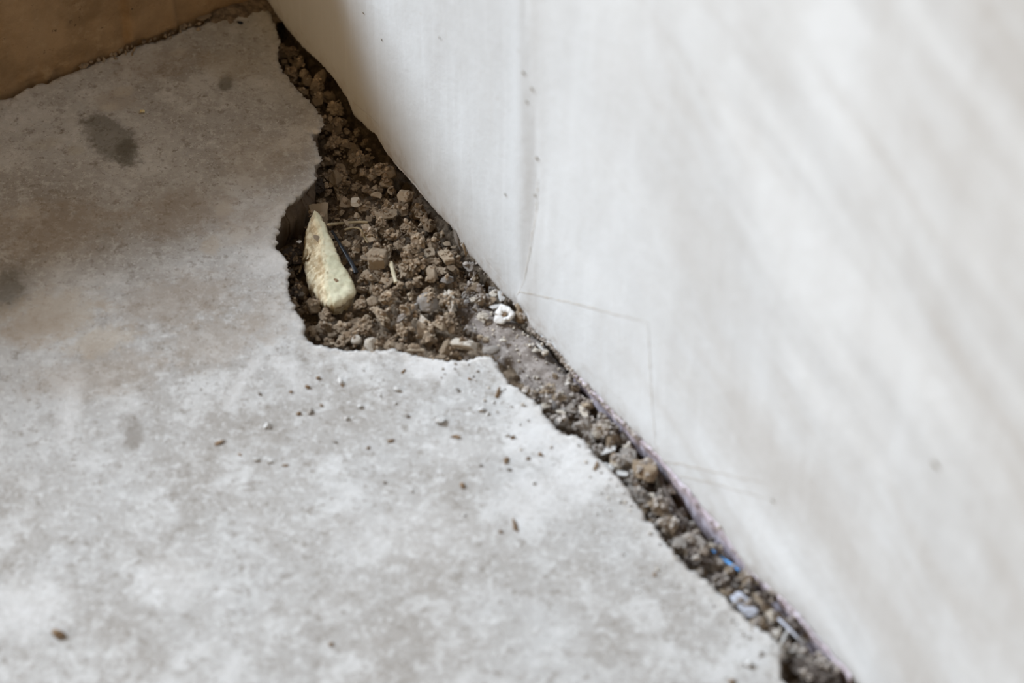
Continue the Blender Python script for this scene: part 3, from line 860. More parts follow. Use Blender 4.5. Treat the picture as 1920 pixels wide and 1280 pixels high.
hero('tan_stone', 836, 482, 34, 22, 20, -55, 'tan', 'tan stone touching the wall foot beside the clod', S, 'block', sink=0.1)
hero('tan_stone', 810, 512, 20, 30, 18, 10, 'tan', 'pear-shaped tan stone right of the crumbly clod', S, 'round', sink=0.1)
hero('tan_stone', 806, 478, 22, 20, 18, 10, 'tan', 'blocky tan stone right above the pear-shaped one', S, 'block')
hero('tan_stone', 838, 525, 26, 20, 16, 0, 'grey', 'greyish stone at the upper end of the mortar ridge', S, 'chunk')
hero('tan_stone', 735, 440, 26, 26, 20, 40, 'brown', 'brown stone left of the dark gap in rubble', S, 'clod')
hero('tan_stone', 750, 462, 20, 26, 18, 70, 'brown', 'upright brown stone above the crumbly clod', S, 'chunk')
hero('tan_stone', 692, 517, 20, 24, 16, 20, 'tan', 'small tan stone under the square stone', S, 'chunk', sink=0.1)
hero('tan_stone', 765, 425, 30, 24, 18, -20, 'brown', 'brown stone below the angular wall foot stone', S, 'clod')
hero('tan_stone', 800, 418, 36, 20, 18, -50, 'brown', 'brown stone tucked under the wall foot', S, 'chunk')
hero('tan_stone', 700, 330, 26, 24, 18, 0, 'tan', 'tan stone left of the oval brown stone', S, 'chunk')
hero('round_stone', 802, 567, 40, 34, 30, 10, 'grey', 'rounded grey-brown stone in the lower hole', S, 'round', sink=0.15)
hero('stone_slat', 766, 586, 50, 11, 16, 38, 'grey', 'flat grey slat leaning on the rounded stone', R, 'plate', tilt=(35, 0), sink=-0.2)
hero('white_lump', 846, 566, 26, 46, 22, 8, 'pale', 'tall whitish lump right of the rounded stone', R, 'clod', sink=0.1)
hero('pale_chip', 797, 604, 38, 13, 12, -38, 'pale', 'pale slanting chip below the rounded stone', C_, 'chunk', sink=0.0)
hero('tan_stone', 826, 606, 32, 28, 20, -30, 'tan', 'notched tan stone below the whitish lump', S, 'chunk', sink=0.1)
hero('wedge_fragment', 870, 645, 48, 18, 14, -10, 'pale', 'pale angular wedge at the slab edge', R, 'plate', tilt=(-12, 0), sink=-0.1)
hero('curled_clod', 700, 566, 22, 22, 18, 30, 'tan', 'small tan pebble above the curled clods', S, 'round')
hero('curled_clod', 728, 560, 34, 26, 22, -30, 'tan', 'lumpy clod left of the stone slat', R, 'clod', sink=0.1)
hero('curled_clod', 714, 590, 22, 40, 20, 25, 'tan', 'curled tan clod in the lower hole', R, 'clod', sink=0.1)
hero('curled_clod', 680, 615, 46, 30, 22, 20, 'brown', 'hollow brown clod in the lower hole', R, 'clod', sink=0.1)
hero('curled_clod', 676, 570, 30, 20, 16, 10, 'tan', 'jagged tan crumb cluster under the block', R, 'clod', sink=0.1)
hero('round_pebble', 668, 637, 20, 16, 14, 0, 'pale', 'round pale pebble at the lower slab edge', S, 'round', sink=0.1)
hero('flat_fragment', 585, 575, 24, 30, 14, 50, 'brown', 'brown flake standing in the lower left recess', R, 'plate', tilt=(40, 20))
hero('flat_fragment', 610, 590, 26, 24, 16, -20, 'brown', 'brown stone below the pale block', R, 'chunk')
hero('flat_fragment', 600, 618, 34, 12, 12, -25, 'brown', 'slanting brown sliver in lower left corner', R, 'chunk')
hero('flat_fragment', 640, 615, 24, 28, 14, 50, 'brown', 'brown curled crumb in the lower hole corner', R, 'clod')
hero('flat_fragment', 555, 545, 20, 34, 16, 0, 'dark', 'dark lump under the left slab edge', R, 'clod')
# crack pieces
hero('brown_clod', 977, 592, 26, 24, 26, 0, 'brown', 'brown clod behind the white ring-shaped fragment', R, 'round', sink=0.0, z=-0.0035)
hero('white_flake', 931, 576, 26, 8, 6, 12, 'white', 'white flake left of the ring-shaped fragment', C_, 'plate', sink=-0.3)
hero('white_flake', 940, 556, 12, 20, 8, 5, 'white', 'upright white flake at the wall foot', C_, 'plate', sink=-0.3)
hero('pale_lump', 905, 595, 24, 20, 10, 0, 'pale', 'pale lump sitting on the mortar ridge', R, 'clod', sink=0.2)
hero('pale_lump', 893, 560, 26, 14, 10, 20, 'pale', 'pale crumbly patch at the ridge top', R, 'clod', sink=0.2)
hero('grey_stone', 924, 656, 30, 16, 14, 8, 'grey', 'olive-grey oval stone at the slab edge', S, 'round')
hero('white_sliver', 1012, 650, 4, 20, 5, 25, 'white', 'thin white sliver by the wall foot', C_, 'plate', sink=-0.6)
hero('white_nub', 1022, 661, 14, 11, 10, 0, 'pale', 'small whitish nub under the sliver', R, 'round')
hero('shell_fragment', 1026, 730, 38, 22, 14, 22, 'tan', 'curved tan fragment below the mortar ridge', R, 'clod', sink=0.1)
hero('tan_stone', 1048, 745, 30, 18, 12, -25, 'tan', 'tan crumbly stone in the crack below the ridge', R, 'clod', sink=0.1)
hero('stick_piece', 1052, 773, 20, 5, 5, -15, 'pale', 'short pale stick lying in the crack', 'stick', 'plate', sink=-0.3)
hero('grey_stone', 1053, 789, 26, 18, 14, 0, 'grey', 'grey stone under the short pale stick', S, 'chunk')
hero('grey_stone', 1090, 795, 30, 22, 16, 0, 'grey', 'flat grey stone left of the pale pebble', S, 'chunk')
hero('oblong_stone', 1095, 775, 12, 30, 12, 20, 'pale', 'pale oblong stone above the pale pebble', S, 'chunk', sink=0.1)
hero('pale_pebble', 1129, 803, 32, 28, 24, -20, 'pale', 'large pale pebble against the lilac lining', S, 'chunk', sink=0.1)
hero('brown_stone', 1146, 824, 34, 20, 20, 30, 'brown', 'brown stone below the large pale pebble', S, 'chunk', sink=0.15)
hero('white_shard', 1140, 845, 30, 12, 7, 28, 'white', 'white pointed shard in the crack', C_, 'chunk', sink=-0.5)
hero('brown_stone', 1152, 860, 18, 22, 14, 0, 'brown', 'brown stone left of the grey cube', S, 'chunk')
hero('grey_cube', 1176, 860, 32, 26, 26, -8, 'grey', 'grey cube-shaped stone in the crack', S, 'block', sink=0.1)
hero('white_flake', 1138, 876, 24, 10, 6, -25, 'white', 'whitish flake at the slab rim by the cube', C_, 'plate', sink=-0.2)
hero('white_flake', 1168, 888, 24, 8, 6, -5, 'white', 'whitish flake below the grey cube', C_, 'plate', sink=-0.2)
hero('brown_rock', 1212, 884, 44, 38, 34, -50, 'brown', 'large brown rock jammed under the wall foot', S, 'chunk', sink=0.15)
hero('grey_clod', 1194, 926, 46, 30, 22, -40, 'grey', 'grey crumbly clod below the brown rock', R, 'clod', sink=0.15)
hero('brown_clod', 1236, 950, 38, 30, 24, -50, 'brown', 'brown clod flecked white in the crack', R, 'clod', sink=0.1)
hero('brown_clod', 1252, 985, 34, 40, 26, 15, 'brown', 'tall brown clod above the black gap', R, 'clod', sink=0.15)
hero('grey_stone', 1300, 1014, 46, 18, 20, -8, 'grey', 'flat grey stone across the crack', S, 'chunk', sink=0.1)
hero('dark_clod', 1312, 1044, 58, 30, 26, -20, 'dark', 'large dark clod beside the blue strip', R, 'clod', sink=0.1)
hero('dark_clod', 1352, 1090, 52, 24, 20, -25, 'dark', 'dark lumpy clod below the blue strip', R, 'clod', sink=0.1)
hero('lilac_shard', 1394, 1133, 46, 22, 6, -50, 'lilac', 'smooth lilac-grey shard at the slab rim', C_, 'plate', sink=-1.2, tilt=(0, 0))
hero('brown_stone', 1430, 1128, 44, 20, 20, -60, 'brown', 'brown stone right of the lilac-grey shard', S, 'chunk', sink=0.1)
hero('grey_stone', 1447, 1155, 26, 16, 14, 0, 'pale', 'pale stone at the top of the bottom stick', S, 'chunk', sink=0.1)
hero('dark_clod', 1494, 1168, 40, 24, 22, -60, 'dark', 'dark clod under the wall foot by the bottom stick', R, 'clod', z=-0.003)
hero('white_flake', 1460, 1186, 8, 22, 6, -15, 'pale', 'pale upright flake left of the bottom stick', C_, 'plate', sink=-0.3)
hero('white_flake', 1472, 1192, 6, 22, 6, -20, 'white', 'white thin flake left of the bottom stick', C_, 'plate', sink=-0.3)
hero('dark_boulder', 1535, 1262, 96, 50, 40, -38, 'dark', 'big dark lump at the bottom end of the crack', S, 'clod', sink=0.15, amp=0.25)
hero('grey_stone', 1500, 1222, 40, 22, 18, -20, 'grey', 'grey stone above the big dark lump', S, 'clod', sink=0.1)

# ring-shaped white fragment
def ring_fragment():
    vs = []; faces = []; N = 40; Mm = 10
    c = P(946, 590, -0.0015)
    for i in range(N):
        a = 2 * math.pi * i / N
        w_ = 1.0 + 0.13 * math.cos(3 * a + 0.8) + 0.09 * math.cos(2 * a - 0.5) + 0.06 * math.cos(7 * a)
        for j in range(Mm):
            b = 2 * math.pi * j / Mm
            rr = (11.5 + (6.8 + 1.8 * math.cos(a - 2.6)) * math.cos(b)) * K * w_
            z = 3.4 * K * math.sin(b) * (1 if math.sin(b) > 0 else 2.0)
            vs.append((rr * math.cos(a), rr * math.sin(a) * 1.15, z + 0.0005 * fbm(math.cos(a) * 3, math.sin(a) * 3, b, 3)))
    for i in range(N):
        for j in range(Mm):
            k = (i + 1) % N; l = (j + 1) % Mm
            faces.append((i * Mm + j, k * Mm + j, k * Mm + l, i * Mm + l))
    o = link('ring_fragment', mesh('ring_fragment', vs, faces), M['white'])
    o.location = c; o.rotation_euler = (math.radians(14), math.radians(-10), 0)
    tag(o, 'white ring-shaped fragment with a brown centre at the wall foot', 'fragment')
    q = link('ring_centre', shaped(SHAPES[2][1], M['seed']), None, o); q.scale = (11 * K, 12 * K, 6 * K); q.location = (0, 0, 0)
    deposit(c.x, c.y, c.z, 17 * K, 3 * K); HERO.append((c.x, c.y, 0.004, o['label']))
ring_fragment()

# thin strands: straw, slivers, strip, stick
def strand(name, pts, r0, r1, mat, label, cat, flat=1.0, zoff=None):
    """pts: (px, py, height above rubble in px)"""
    cp = []
    for x, y, h in pts:
        c = P(x, y, -0.008); g = max(tmean(c.x, c.y, .001), hmean(c.x, c.y, 0.0012, np.max)) if zoff is None else zoff
        c = P(x, y, g + h * K); cp.append(c)
    dense = []
    for i in range(len(cp) - 1):
        p0 = cp[max(0, i - 1)]; p1 = cp[i]; p2 = cp[i + 1]; p3 = cp[min(len(cp) - 1, i + 2)]
        for k in range(8):
            t = k / 8
            dense.append(0.5 * ((2 * p1) + (p2 - p0) * t + (2 * p0 - 5 * p1 + 4 * p2 - p3) * t * t + (3 * p1 - p0 - 3 * p2 + p3) * t ** 3))
    dense.append(cp[-1]); N = len(dense); vs = []; faces = []; m = 8
    for i, p in enumerate(dense):
        t = (dense[min(i + 1, N - 1)] - dense[max(i - 1, 0)]).normalized()
        q = t.cross(Vector((0, 0, 1))).normalized(); u = q.cross(t)
        f = i / (N - 1); r = (r0 * (1 - f) + r1 * f) * K * (1 + 0.2 * fbm(f * 9, r0, 2, 3))
        for j in range(m):
            a = 2 * math.pi * j / m
            vs.append(p + q * (r * math.cos(a)) + u * (r * flat * math.sin(a)))
    for i in range(N - 1):
        for j in range(m):
            faces.append((i * m + j, i * m + (j + 1) % m, (i + 1) * m + (j + 1) % m, (i + 1) * m + j))
    faces.append(tuple(range(m))[::-1]); faces.append(tuple(range((N - 1) * m, N * m)))
    mid = dense[N // 2]
    o = link(name, mesh(name, [v - mid for v in vs], faces), M[mat]); o.location = mid
    tag(o, label, cat); HERO.append((mid.x, mid.y, 0.002, label)); return o
strand('straw', [(616, 421, 4), (645, 418, 5), (672, 416, 4), (690, 417, 2)], 4.0, 3.2, 'straw', 'long brown straw lying across the rubble', 'straw', 0.6)
strand('straw', [(646, 431, 3), (662, 427, 5), (676, 430, 4), (684, 446, 3), (690, 455, 1)], 2.6, 2.2, 'straw', 'curled straw below the long straw', 'straw', 0.7)
strand('plastic_sliver', [(622, 432, 5), (636, 455, 6), (650, 478, 6), (661, 497, 4), (668, 512, 1)], 2.5, 5.5, 'black', 'black glossy sliver right of the pale block', 'plastic', 0.5)
strand('wood_sliver', [(733, 492, 4), (736, 505, 7), (740, 520, 6), (743, 530, 2)], 4.5, 4.0, 'bone', 'pale bone-like sliver left of the crumbly clod', 'sliver', 0.8)
strand('wood_sliver', [(575, 468, 8), (573, 482, 5), (566, 497, 3), (561, 510, 1)], 3.4, 2.2, 'straw', 'thin brown sliver against the left flank of pale block', 'sliver', 0.7)
strand('stick', [(1460, 1160, 6), (1478, 1177, 6), (1495, 1195, 6), (1512, 1216, 5)], 2.8, 2.0, 'lilac', 'thin pale stick along the bottom of the crack', 'stick', 0.8)
strand('wood_sliver', [(1232, 880, 6), (1246, 915, 6), (1264, 950, 5), (1288, 982, 4)], 5.0, 3.0, 'dark', 'dark sliver along the wall foot below the brown rock', 'sliver', 0.7)
# blue strip hangs at the wall foot
def blue_strip():
    px = [(1336, 1030), (1347, 1040), (1358, 1049), (1370, 1058), (1385, 1070)]
    vs = []; faces = []
    for i, (x, y) in enumerate(px):
        s, z = wall_hit(x, y, 0.002)
        h = (2.6 + 0.8 * math.sin(i * 2)) * K * (0.6 if i in (0, 4) else 1)
        for dz, off in ((-h, 0.0034), (h, 0.0034), (h, 0.0026), (-h, 0.0026)):
            vs.append(W(s, z + dz, off - 0.001))
    for i in range(len(px) - 1):
        for j in range(4):
            a = i * 4
            faces.append((a + j, a + (j + 1) % 4, a + 4 + (j + 1) % 4, a + 4 + j))
    faces += [(0, 1, 2, 3), (19, 18, 17, 16)]
    o = link('blue_strip', mesh('blue_strip', vs, faces, False), M['blue'])
    tag(o, 'thin bright blue plastic strip at the wall foot', 'plastic strip')
    p = P(1360, 1048); HERO.append((p.x, p.y, 0.002, o['label']))
blue_strip()

# ------------------------------------------------------------------ many smaller stones, one object each
bnd = np.concatenate([edge_np[:len(edge)], np.array([(p.x, p.y) for p in footl])])
NEAR = [(560, 90, 'near the top of the narrow gap'), (600, 190, 'where the narrow gap widens'), (650, 290, 'below the slab corner tip'),
        (740, 320, 'by the oval brown stone'), (650, 385, 'above the long straw'), (545, 450, 'in the shadowed left recess'),
        (665, 470, 'right of the pale block'), (760, 410, 'above the crumbly clod'), (815, 440, 'along the wall foot mid hole'),
        (600, 590, 'below the pale block'), (690, 590, 'among the curled clods'), (790, 590, 'round the rounded stone'),
        (720, 645, 'along the lower slab edge'), (850, 650, 'by the pale angular wedge'), (900, 540, 'at the upper end of the mortar ridge'),
        (990, 650, 'on the mortar ridge'), (1050, 760, 'in the crack below the mortar ridge'), (1120, 830, 'near the large pale pebble'),
        (1185, 890, 'near the large brown rock'), (1240, 970, 'among the brown clods in the crack'), (1310, 1040, 'beside the blue strip'),
        (1400, 1120, 'near the lilac-grey shard'), (1480, 1200, 'near the bottom stick'), (1550, 1270, 'by the big dark lump')]
NEARW = [(P(a, b, -.006), t) for a, b, t in NEAR]
SIZES = [(20, 'chunky'), (13, 'small'), (0, 'tiny')]
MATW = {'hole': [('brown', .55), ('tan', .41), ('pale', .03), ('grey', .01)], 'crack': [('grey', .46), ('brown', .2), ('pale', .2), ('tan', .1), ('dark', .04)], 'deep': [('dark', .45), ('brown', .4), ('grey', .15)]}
MATN = {'brown': 'brown', 'tan': 'tan', 'pale': 'pale', 'grey': 'grey', 'dark': 'dark'}
def pick(lst):
    r = random.random()
    for k, p_ in lst:
        r -= p_
        if r <= 0: return k
    return lst[0][0]
def pixof(v):
    d = v - CAM; k = d.dot(FW)
    return 960 + d.dot(RT) / k * FPX, 640 - d.dot(UP) / k * FPX
BLK = np.array([tuple(P(*q, -.0075))[:2] for q in [(588, 386), (612, 402), (634, 450), (674, 528), (668, 562), (626, 586), (564, 505), (558, 450)]])
cand = jgrid(-0.15, 0.20, -0.235, 0.26, 0.0011)
cand = cand[pip(cand, region)]; cand = cand[mind(cand, bnd) > 0.0008]
rng.shuffle(cand)
heroxy = np.array([(h[0], h[1]) for h in HERO]); heror = np.array([h[2] for h in HERO])
placed = []
sizes = sorted([random.choice([11, 12, 13, 14, 15, 16, 18, 20, 22, 25, 28, 30]) for _ in range(290)], reverse=True)
ci = 0
for sz in sizes:
    ok = False
    for _ in range(80):
        x, y = cand[ci % len(cand)]; ci += 1
        px, py = pixof(Vector((x, y, -0.006)))
        if py > 1300 or py < 20: continue
        r = sz * K * 0.5
        if placed:
            pa = np.array(placed); d = np.hypot(pa[:, 0] - x, pa[:, 1] - y)
            if (d < (pa[:, 2] + r) * 0.72).any(): continue
        if (np.hypot(heroxy[:, 0] - x, heroxy[:, 1] - y) < heror * 0.8).any(): continue
        if 880 < px < 1070 and 570 < py < 740 and sz > 13: continue
        if pip(np.array([[x, y]]), BLK)[0]: continue
        ok = True; break
    if not ok: continue
    placed.append((x, y, r))
    lx = sz * K * random.uniform(0.9, 1.4); ly = sz * K * random.uniform(0.75, 1.2) * 1.15; lz = sz * K * random.uniform(0.65, 1.0)
    kind, me = random.choice(SHAPES)
    if kind == 'flake': lz *= 0.5; lx *= 1.15
    g = max(hmean(x, y, r * 0.6), tmean(x, y, r) - lz * random.uniform(0.2, 1.0))
    zc = g + lz * random.uniform(0.1, 0.3)
    if zc + lz * 0.5 > 0.0015: zc = 0.0015 - lz * 0.5
    zone = 'crack' if px > 870 else 'hole'
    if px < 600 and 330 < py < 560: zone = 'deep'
    if px > 1290: zone = random.choice(['crack', 'deep'])
    m = pick(MATW[zone])
    word = [b for a, b in SIZES if sz >= a][0]
    name = {'chunk': 'rubble_stone', 'clod': 'rubble_clod', 'flake': 'rubble_flake'}[kind]
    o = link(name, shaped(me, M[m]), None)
    o.location = (x, y, zc); o.scale = (lx, ly, lz)
    o.rotation_euler = (random.uniform(-.5, .5), random.uniform(-.5, .5), random.uniform(0, 6.28))
    near = min(NEARW, key=lambda q: (q[0].x - x) ** 2 + (q[0].y - y) ** 2)[1]
    noun = {'chunk': 'angular rubble stone', 'clod': 'crumbly clod', 'flake': 'rubble flake'}[kind]
    lab = f'{word} {MATN[m]} {noun} {near}'
    tag(o, lab, 'rubble', lab.replace(noun, noun + 's'))
    deposit(x, y, zc, 0.45 * math.sqrt(lx * ly), lz * 0.45)

# ------------------------------------------------------------------ uncountable crumbs between the stones
ICO = []
for i in range(6):
    bm = bmesh.new(); bmesh.ops.create_icosphere(bm, subdivisions=1, radius=0.5)
    r = random.Random(i)
    V = np.array([tuple(v.co) for v in bm.verts]) * np.array([[r.uniform(.7, 1.3), r.uniform(.6, 1.1), r.uniform(.45, .9)]])
    V += np.array([[r.gauss(0, .09) for _ in range(3)] for _ in range(len(V))])
    F = np.array([[v.index for v in f.verts] for f in bm.faces]); bm.free(); ICO.append((V, F))
def crumbs(name, pts_sz, mat, label, parent=None, inv=None):
    AV = []; AF = []; n = 0
    for x, y, z, sz in pts_sz:
        V, F = random.choice(ICO)
        R3 = np.array(Euler((random.uniform(-1, 1), random.uniform(-1, 1), random.uniform(0, 6.28))).to_matrix())
        AV.append(V @ R3.T * sz + np.array([x, y, z])); AF.append(F + n); n += len(V)
    AV = np.concatenate(AV); AF = np.concatenate(AF)
    me = bpy.data.meshes.new(name); me.from_pydata(AV.tolist(), [], AF.tolist()); me.update()
    if inv is not None: me.transform(inv)
    o = link(name, me, M[mat], parent or bed); tag(o, label, kind='stuff'); return o
hole_c = []; crack_c = []
dens = jgrid(-0.15, 0.20, -0.235, 0.26, 0.00085); dens = dens[pip(dens, region)]; dens = dens[mind(dens, bnd) > 0.0003]
rng.shuffle(dens)
for i, (x, y) in enumerate(dens[:8200]):
    px, py = pixof(Vector((x, y, -0.006)))
    onridge = 880 < px < 1062 and 575 < py < 735
    if onridge and random.random() < 0.5: continue
    big = i < 4200 and not onridge
    sz = K * (random.uniform(5, 12) if big else random.choice([2, 2.5, 3, 3.5, 4, 5])) * (0.6 if onridge else 1)
    z = hmean(x, y, sz * 0.3) + sz * 0.12
    if z > -0.0002: z = min(z, 0.0003)
    if pip(np.array([[x, y]]), BLK)[0]: continue
    if big: deposit(x, y, z, sz * 0.42, sz * 0.3)
    (hole_c if px < 870 else crack_c).append((x, y, z, sz))
crumbs('brown_crumbs', hole_c, 'crumb', 'brown crumbs and grit packed between the stones in the hole')
crumbs('grey_crumbs', crack_c, 'crumbg', 'grey crumbs and grit packed along the narrow crack')

rc = []
for _ in range(420):
    x, y = random.uniform(880, 1070), random.uniform(560, 745)
    p = P(x, y, -0.004)
    if abs((y - 560) - (x - 880) * 0.98) > 45: continue
    sz = K * random.choice([2, 2.5, 3, 3, 4, 5, 6]); rc.append((p.x, p.y, hmean(p.x, p.y, 0.0006, np.max) + sz * 0.1, sz))
crumbs('pale_crumbs', rc, 'pale', 'pale specks of plaster scattered on the mortar ridge')
fg = []
for _ in range(700):
    s_ = random.uniform(-0.06, 0.40) if random.random() < 0.4 else random.uniform(0.0, 0.10)
    z_ = foot(s_) + abs(random.gauss(0, 0.0010)) - 0.0006
    v = W(s_, z_, wstep(s_, z_) + random.uniform(-0.0006, 0.0003)); sz = K * random.choice([2.5, 3, 4, 5, 6, 7])
    fg.append((v.x, v.y, v.z, sz))
crumbs('foot_grit', fg, 'crumbg', 'grey grit stuck along the ragged foot of the plaster', wall, MI)
def wall_flake(px, py, L, Wd, deg, mat, label=None, thick=3.0, off=0.0004):
    sw, zw = wall_hit(px, py)
    o = link('wall_flake', shaped(random.choice(SHAPES[:14])[1], M[mat]), None, wall)
    v = MI @ W(sw, zw, off + wstep(sw, zw) + 0.0011 * fbm(sw * 14, zw * 14, 7, 3))
    o.location = v; o.scale = (L * K / 0.75, thick * K, Wd * K / 0.75); o.rotation_euler = (0, math.radians(-deg), 0)
    if label: o['label'] = label
wall_flake(858, 450, 12, 36, 25, 'grey', 'loose grey plaster flake at the wall foot', 6)
wall_flake(873, 468, 6, 26, 20, 'tan', 'thin tan flake peeling at the wall foot', 5)
wall_flake(975, 578, 14, 20, 30, 'tan', 'tan mortar patch at the seam foot', 6)
for x, y, d in ((985, 135, 8), (1000, 165, 7), (990, 190, 8), (1007, 297, 9), (951, 363, 7), (1004, 366, 7), (825, 70, 6), (717, 74, 6), (680, 25, 6), (1353, 988, 8), (1376, 1032, 10), (1425, 1090, 10), (1450, 937, 7), (1755, 868, 12), (1760, 872, 6), (1195, 815, 9), (1190, 812, 6)):
    wall_flake(x, y, d * 0.55, d * 0.7, random.uniform(0, 90), 'straw', None, 1.5)

# ------------------------------------------------------------------ gritty dirt heaped in the far corner
vs = []; faces = []
n1, n2 = 70, 26
for i in range(n1):
    u = i / (n1 - 1); t0 = start_t - 0.034 + u * 0.044
    for j in range(n2):
        v = j / (n2 - 1)
        p = BK0 + Bd * t0 + nBack * (-0.002 + 0.022 * v)
        hgt = 0.0048 * (1 - v) ** 1.5 * min(1, u * 4) * min(1, (1 - u) * 8 + 0.4) + 0.0010 * fbm(p.x * 260, p.y * 260, 3, 5) - 0.0008 - 0.0018 * v
        vs.append((p.x, p.y, hgt))
for i in range(n1 - 1):
    for j in range(n2 - 1):
        a = i * n2 + j; faces.append((a, a + 1, a + n2 + 1, a + n2))
dh = link('dirt_heap', mesh('dirt_heap', vs, faces), M['bed'])
tag(dh, 'gritty brown dirt heaped in the far corner', 'dirt', kind='stuff')

# ------------------------------------------------------------------ loose chips on the floor
def chip(px, py, L, Wd, deg, mat, label, name='floor_chip', group=None, hgt=0.5, cat='chip'):
    c = P(px, py, 0)
    me = shaped(random.choice(SHAPES[:12])[1], M[mat])
    o = link(name, me, None)
    lz = min(L, Wd) * K * hgt * 1.5
    o.location = (c.x, c.y, lz * 0.28 + 0.0009 * fbm(c.x * 9, c.y * 9, 2, 3) + 0.0004 * fbm(c.x * 70, c.y * 70, 5, 3))
    a = gdir(deg)
    gl = lambda d: math.hypot(math.cos(math.radians(d)), math.sin(math.radians(d)) / 0.71)
    o.scale = (L * K * gl(deg), Wd * K * gl(deg + 90), lz); o.rotation_euler = (random.uniform(-.15, .15), random.uniform(-.15, .15), a)
    tag(o, label, cat, group); return o
chip(935, 738, 20, 9, 68, 'seed', 'upright brown flake on the floor by the slab corner')
chip(853, 820, 24, 6, -8, 'seed', 'thin brown flake lying on the floor')
chip(733, 827, 13, 6, 20, 'seed', 'small brown flake on the open floor')
chip(757, 697, 11, 5, 40, 'seed', 'small brown flake in the white scuff below hole')
chip(949, 864, 15, 9, 55, 'seed', 'brown chip on the floor below the slab corner')
chip(954, 881, 10, 5, -10, 'grey', 'grey chip right under a brown chip')
chip(867, 911, 9, 11, 0, 'seed', 'brown chip with a white side on the floor')
chip(965, 985, 9, 26, 10, 'seed', 'tall brown flake low on the floor')
chip(938, 998, 6, 6, 0, 'seed', 'brown speck beside the tall brown flake')
chip(412, 830, 20, 6, 30, 'seed', 'slender brown flake left on the floor')
chip(450, 852, 10, 4, -15, 'seed', 'brown speck in the row of white chips')
chip(480, 862, 15, 7, -15, 'white', 'white chip in a row on the floor', hgt=0.7)
chip(508, 865, 10, 6, -10, 'white', 'smaller white chip in a row on the floor')
chip(536, 872, 14, 5, 15, 'seed', 'tan flake at the end of the chip row')
chip(825, 792, 20, 13, 15, 'white', 'largest white chip on the floor', hgt=0.6)
chip(745, 732, 15, 8, -5, 'white', 'white chip on the floor below the hole', hgt=0.7)
chip(638, 716, 9, 14, 20, 'white', 'white chip with brown side near the scuff', hgt=0.7)
chip(642, 723, 5, 10, 20, 'seed', 'brown flake on the right of a white chip')
chip(110, 1192, 26, 13, -8, 'seed', 'brown blurred chip at the lower left of the floor', hgt=0.7)
chip(620, 1208, 9, 7, 0, 'seed', 'brown speck near the bottom of the floor')
chip(1228, 1076, 8, 7, 0, 'seed', 'brown speck near the slab rim by the crack')
chip(1118, 873, 6, 18, -15, 'seed', 'brown flake on the slab rim near the crack')
chip(1403, 1248, 13, 10, 0, 'white', 'white chip at the bottom right of the floor', hgt=0.7)
chip(1372, 1278, 14, 8, 20, 'seed', 'brown chip at the very bottom edge of floor')
chip(1428, 1227, 8, 8, 0, 'grey', 'grey speck near the bottom slab rim')
chip(267, 210, 11, 8, 5, 'yellow', 'small yellow grain on the shaded floor', name='yellow_grain', cat='grain', hgt=0.7)
chip(450, 43, 14, 7, -5, 'black', 'small black fleck by the far corner', name='black_fleck', cat='fleck')
chip(380, 37, 40, 24, -5, 'brown', 'largest brown stone at the foot of back wall', name='corner_stone', cat='stone', hgt=0.5)
chip(318, 45, 13, 9, 20, 'tan', 'small tan pebble at the foot of back wall', name='corner_stone', cat='stone', hgt=0.8)
chip(303, 61, 22, 9, -5, 'tan', 'flat tan stone at the foot of back wall', name='corner_stone', cat='stone')
chip(241, 76, 11, 11, 0, 'grey', 'grey pebble at the foot of back wall', name='corner_stone', cat='stone', hgt=0.8)
chip(345, 50, 16, 12, 0, 'brown', 'brown pebble left of the largest corner stone', name='corner_stone', cat='stone', hgt=0.8)
chip(412, 18, 14, 12, 30, 'brown', 'brown pebble right of the largest corner stone', name='corner_stone', cat='stone', hgt=0.8)
G1 = 'loose crumbs along the back wall foot'
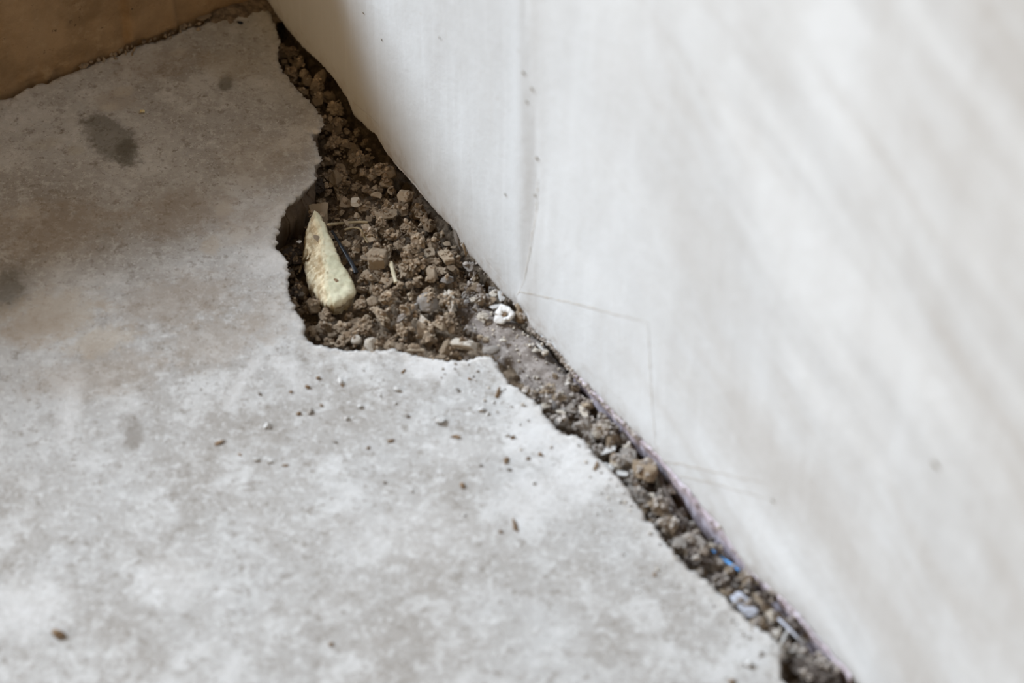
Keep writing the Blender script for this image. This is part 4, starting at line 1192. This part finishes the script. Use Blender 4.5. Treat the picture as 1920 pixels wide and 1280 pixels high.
for i in range(60):
    u = random.random(); x = 150 + u * 300; y = 121 - u * 112 + abs(random.gauss(0, 5)) + 2
    chip(x, y, random.uniform(4, 11), random.uniform(4, 9), random.uniform(0, 180), random.choice(['brown', 'tan', 'tan']), 'tiny brown grit crumb at the back wall foot ' + ('left of the grey pebble' if x < 230 else 'beside the grey pebble' if x < 265 else 'by the flat tan stone' if x < 318 else 'left of the largest corner stone' if x < 362 else 'around the largest corner stone' if x < 405 else 'near the dirt heap'), 'grit_crumb', G1, 0.7)
CH = [(487, 739, 8), (577, 726, 9), (596, 709, 8), (648, 785, 9), (560, 775, 9), (581, 772, 12), (675, 762, 9), (741, 757, 8), (763, 781, 8), (626, 827, 7), (903, 771, 10), (914, 778, 7), (858, 733, 7),
      (880, 712, 6), (500, 799, 11), (505, 802, 7), (680, 694, 6), (772, 922, 7), (901, 875, 6), (505, 868, 6), (951, 817, 7), (962, 822, 7), (1013, 852, 8), (1016, 726, 5), (895, 697, 6), (925, 755, 6), (990, 860, 6), (1000, 905, 7), (690, 840, 6), (712, 742, 5), (545, 735, 6), (602, 760, 6), (720, 905, 6), (870, 965, 5)]
for x, y, s in CH:
    m = random.choice(['white', 'white', 'seed', 'grey'])
    wd = {'white': 'white', 'seed': 'brown', 'grey': 'grey'}[m]
    zone = 'left of the open floor' if x < 620 else ('below the hole' if x < 800 else 'near the slab corner')
    chip(x, y, s * random.uniform(1, 1.4), s * 0.75, random.uniform(-60, 60), m, f'tiny {wd} crumb on the floor {zone}', 'floor_crumb', f'{wd} crumbs on the floor {zone}', 0.7)
G3 = 'grey-white grit on the slab rim'
for i in range(60):
    k = random.randrange(int(len(edge) * 0.45), int(len(edge) * 0.80)); p = edge[k]
    px, py = pixof(Vector((p.x, p.y, 0)))
    if py > 1270: continue
    off = abs(random.gauss(0, 1)) * 45 + 8
    chip(px - off * 0.75, py + off * 0.5, random.uniform(3, 7), random.uniform(3, 6), random.uniform(0, 180), random.choice(['white', 'pale', 'white']), 'pale grit grain on rim next to rubble ' + min(NEARW, key=lambda q: (q[0].x - p.x) ** 2 + (q[0].y - p.y) ** 2)[1], 'rim_grit', G3, 0.6)
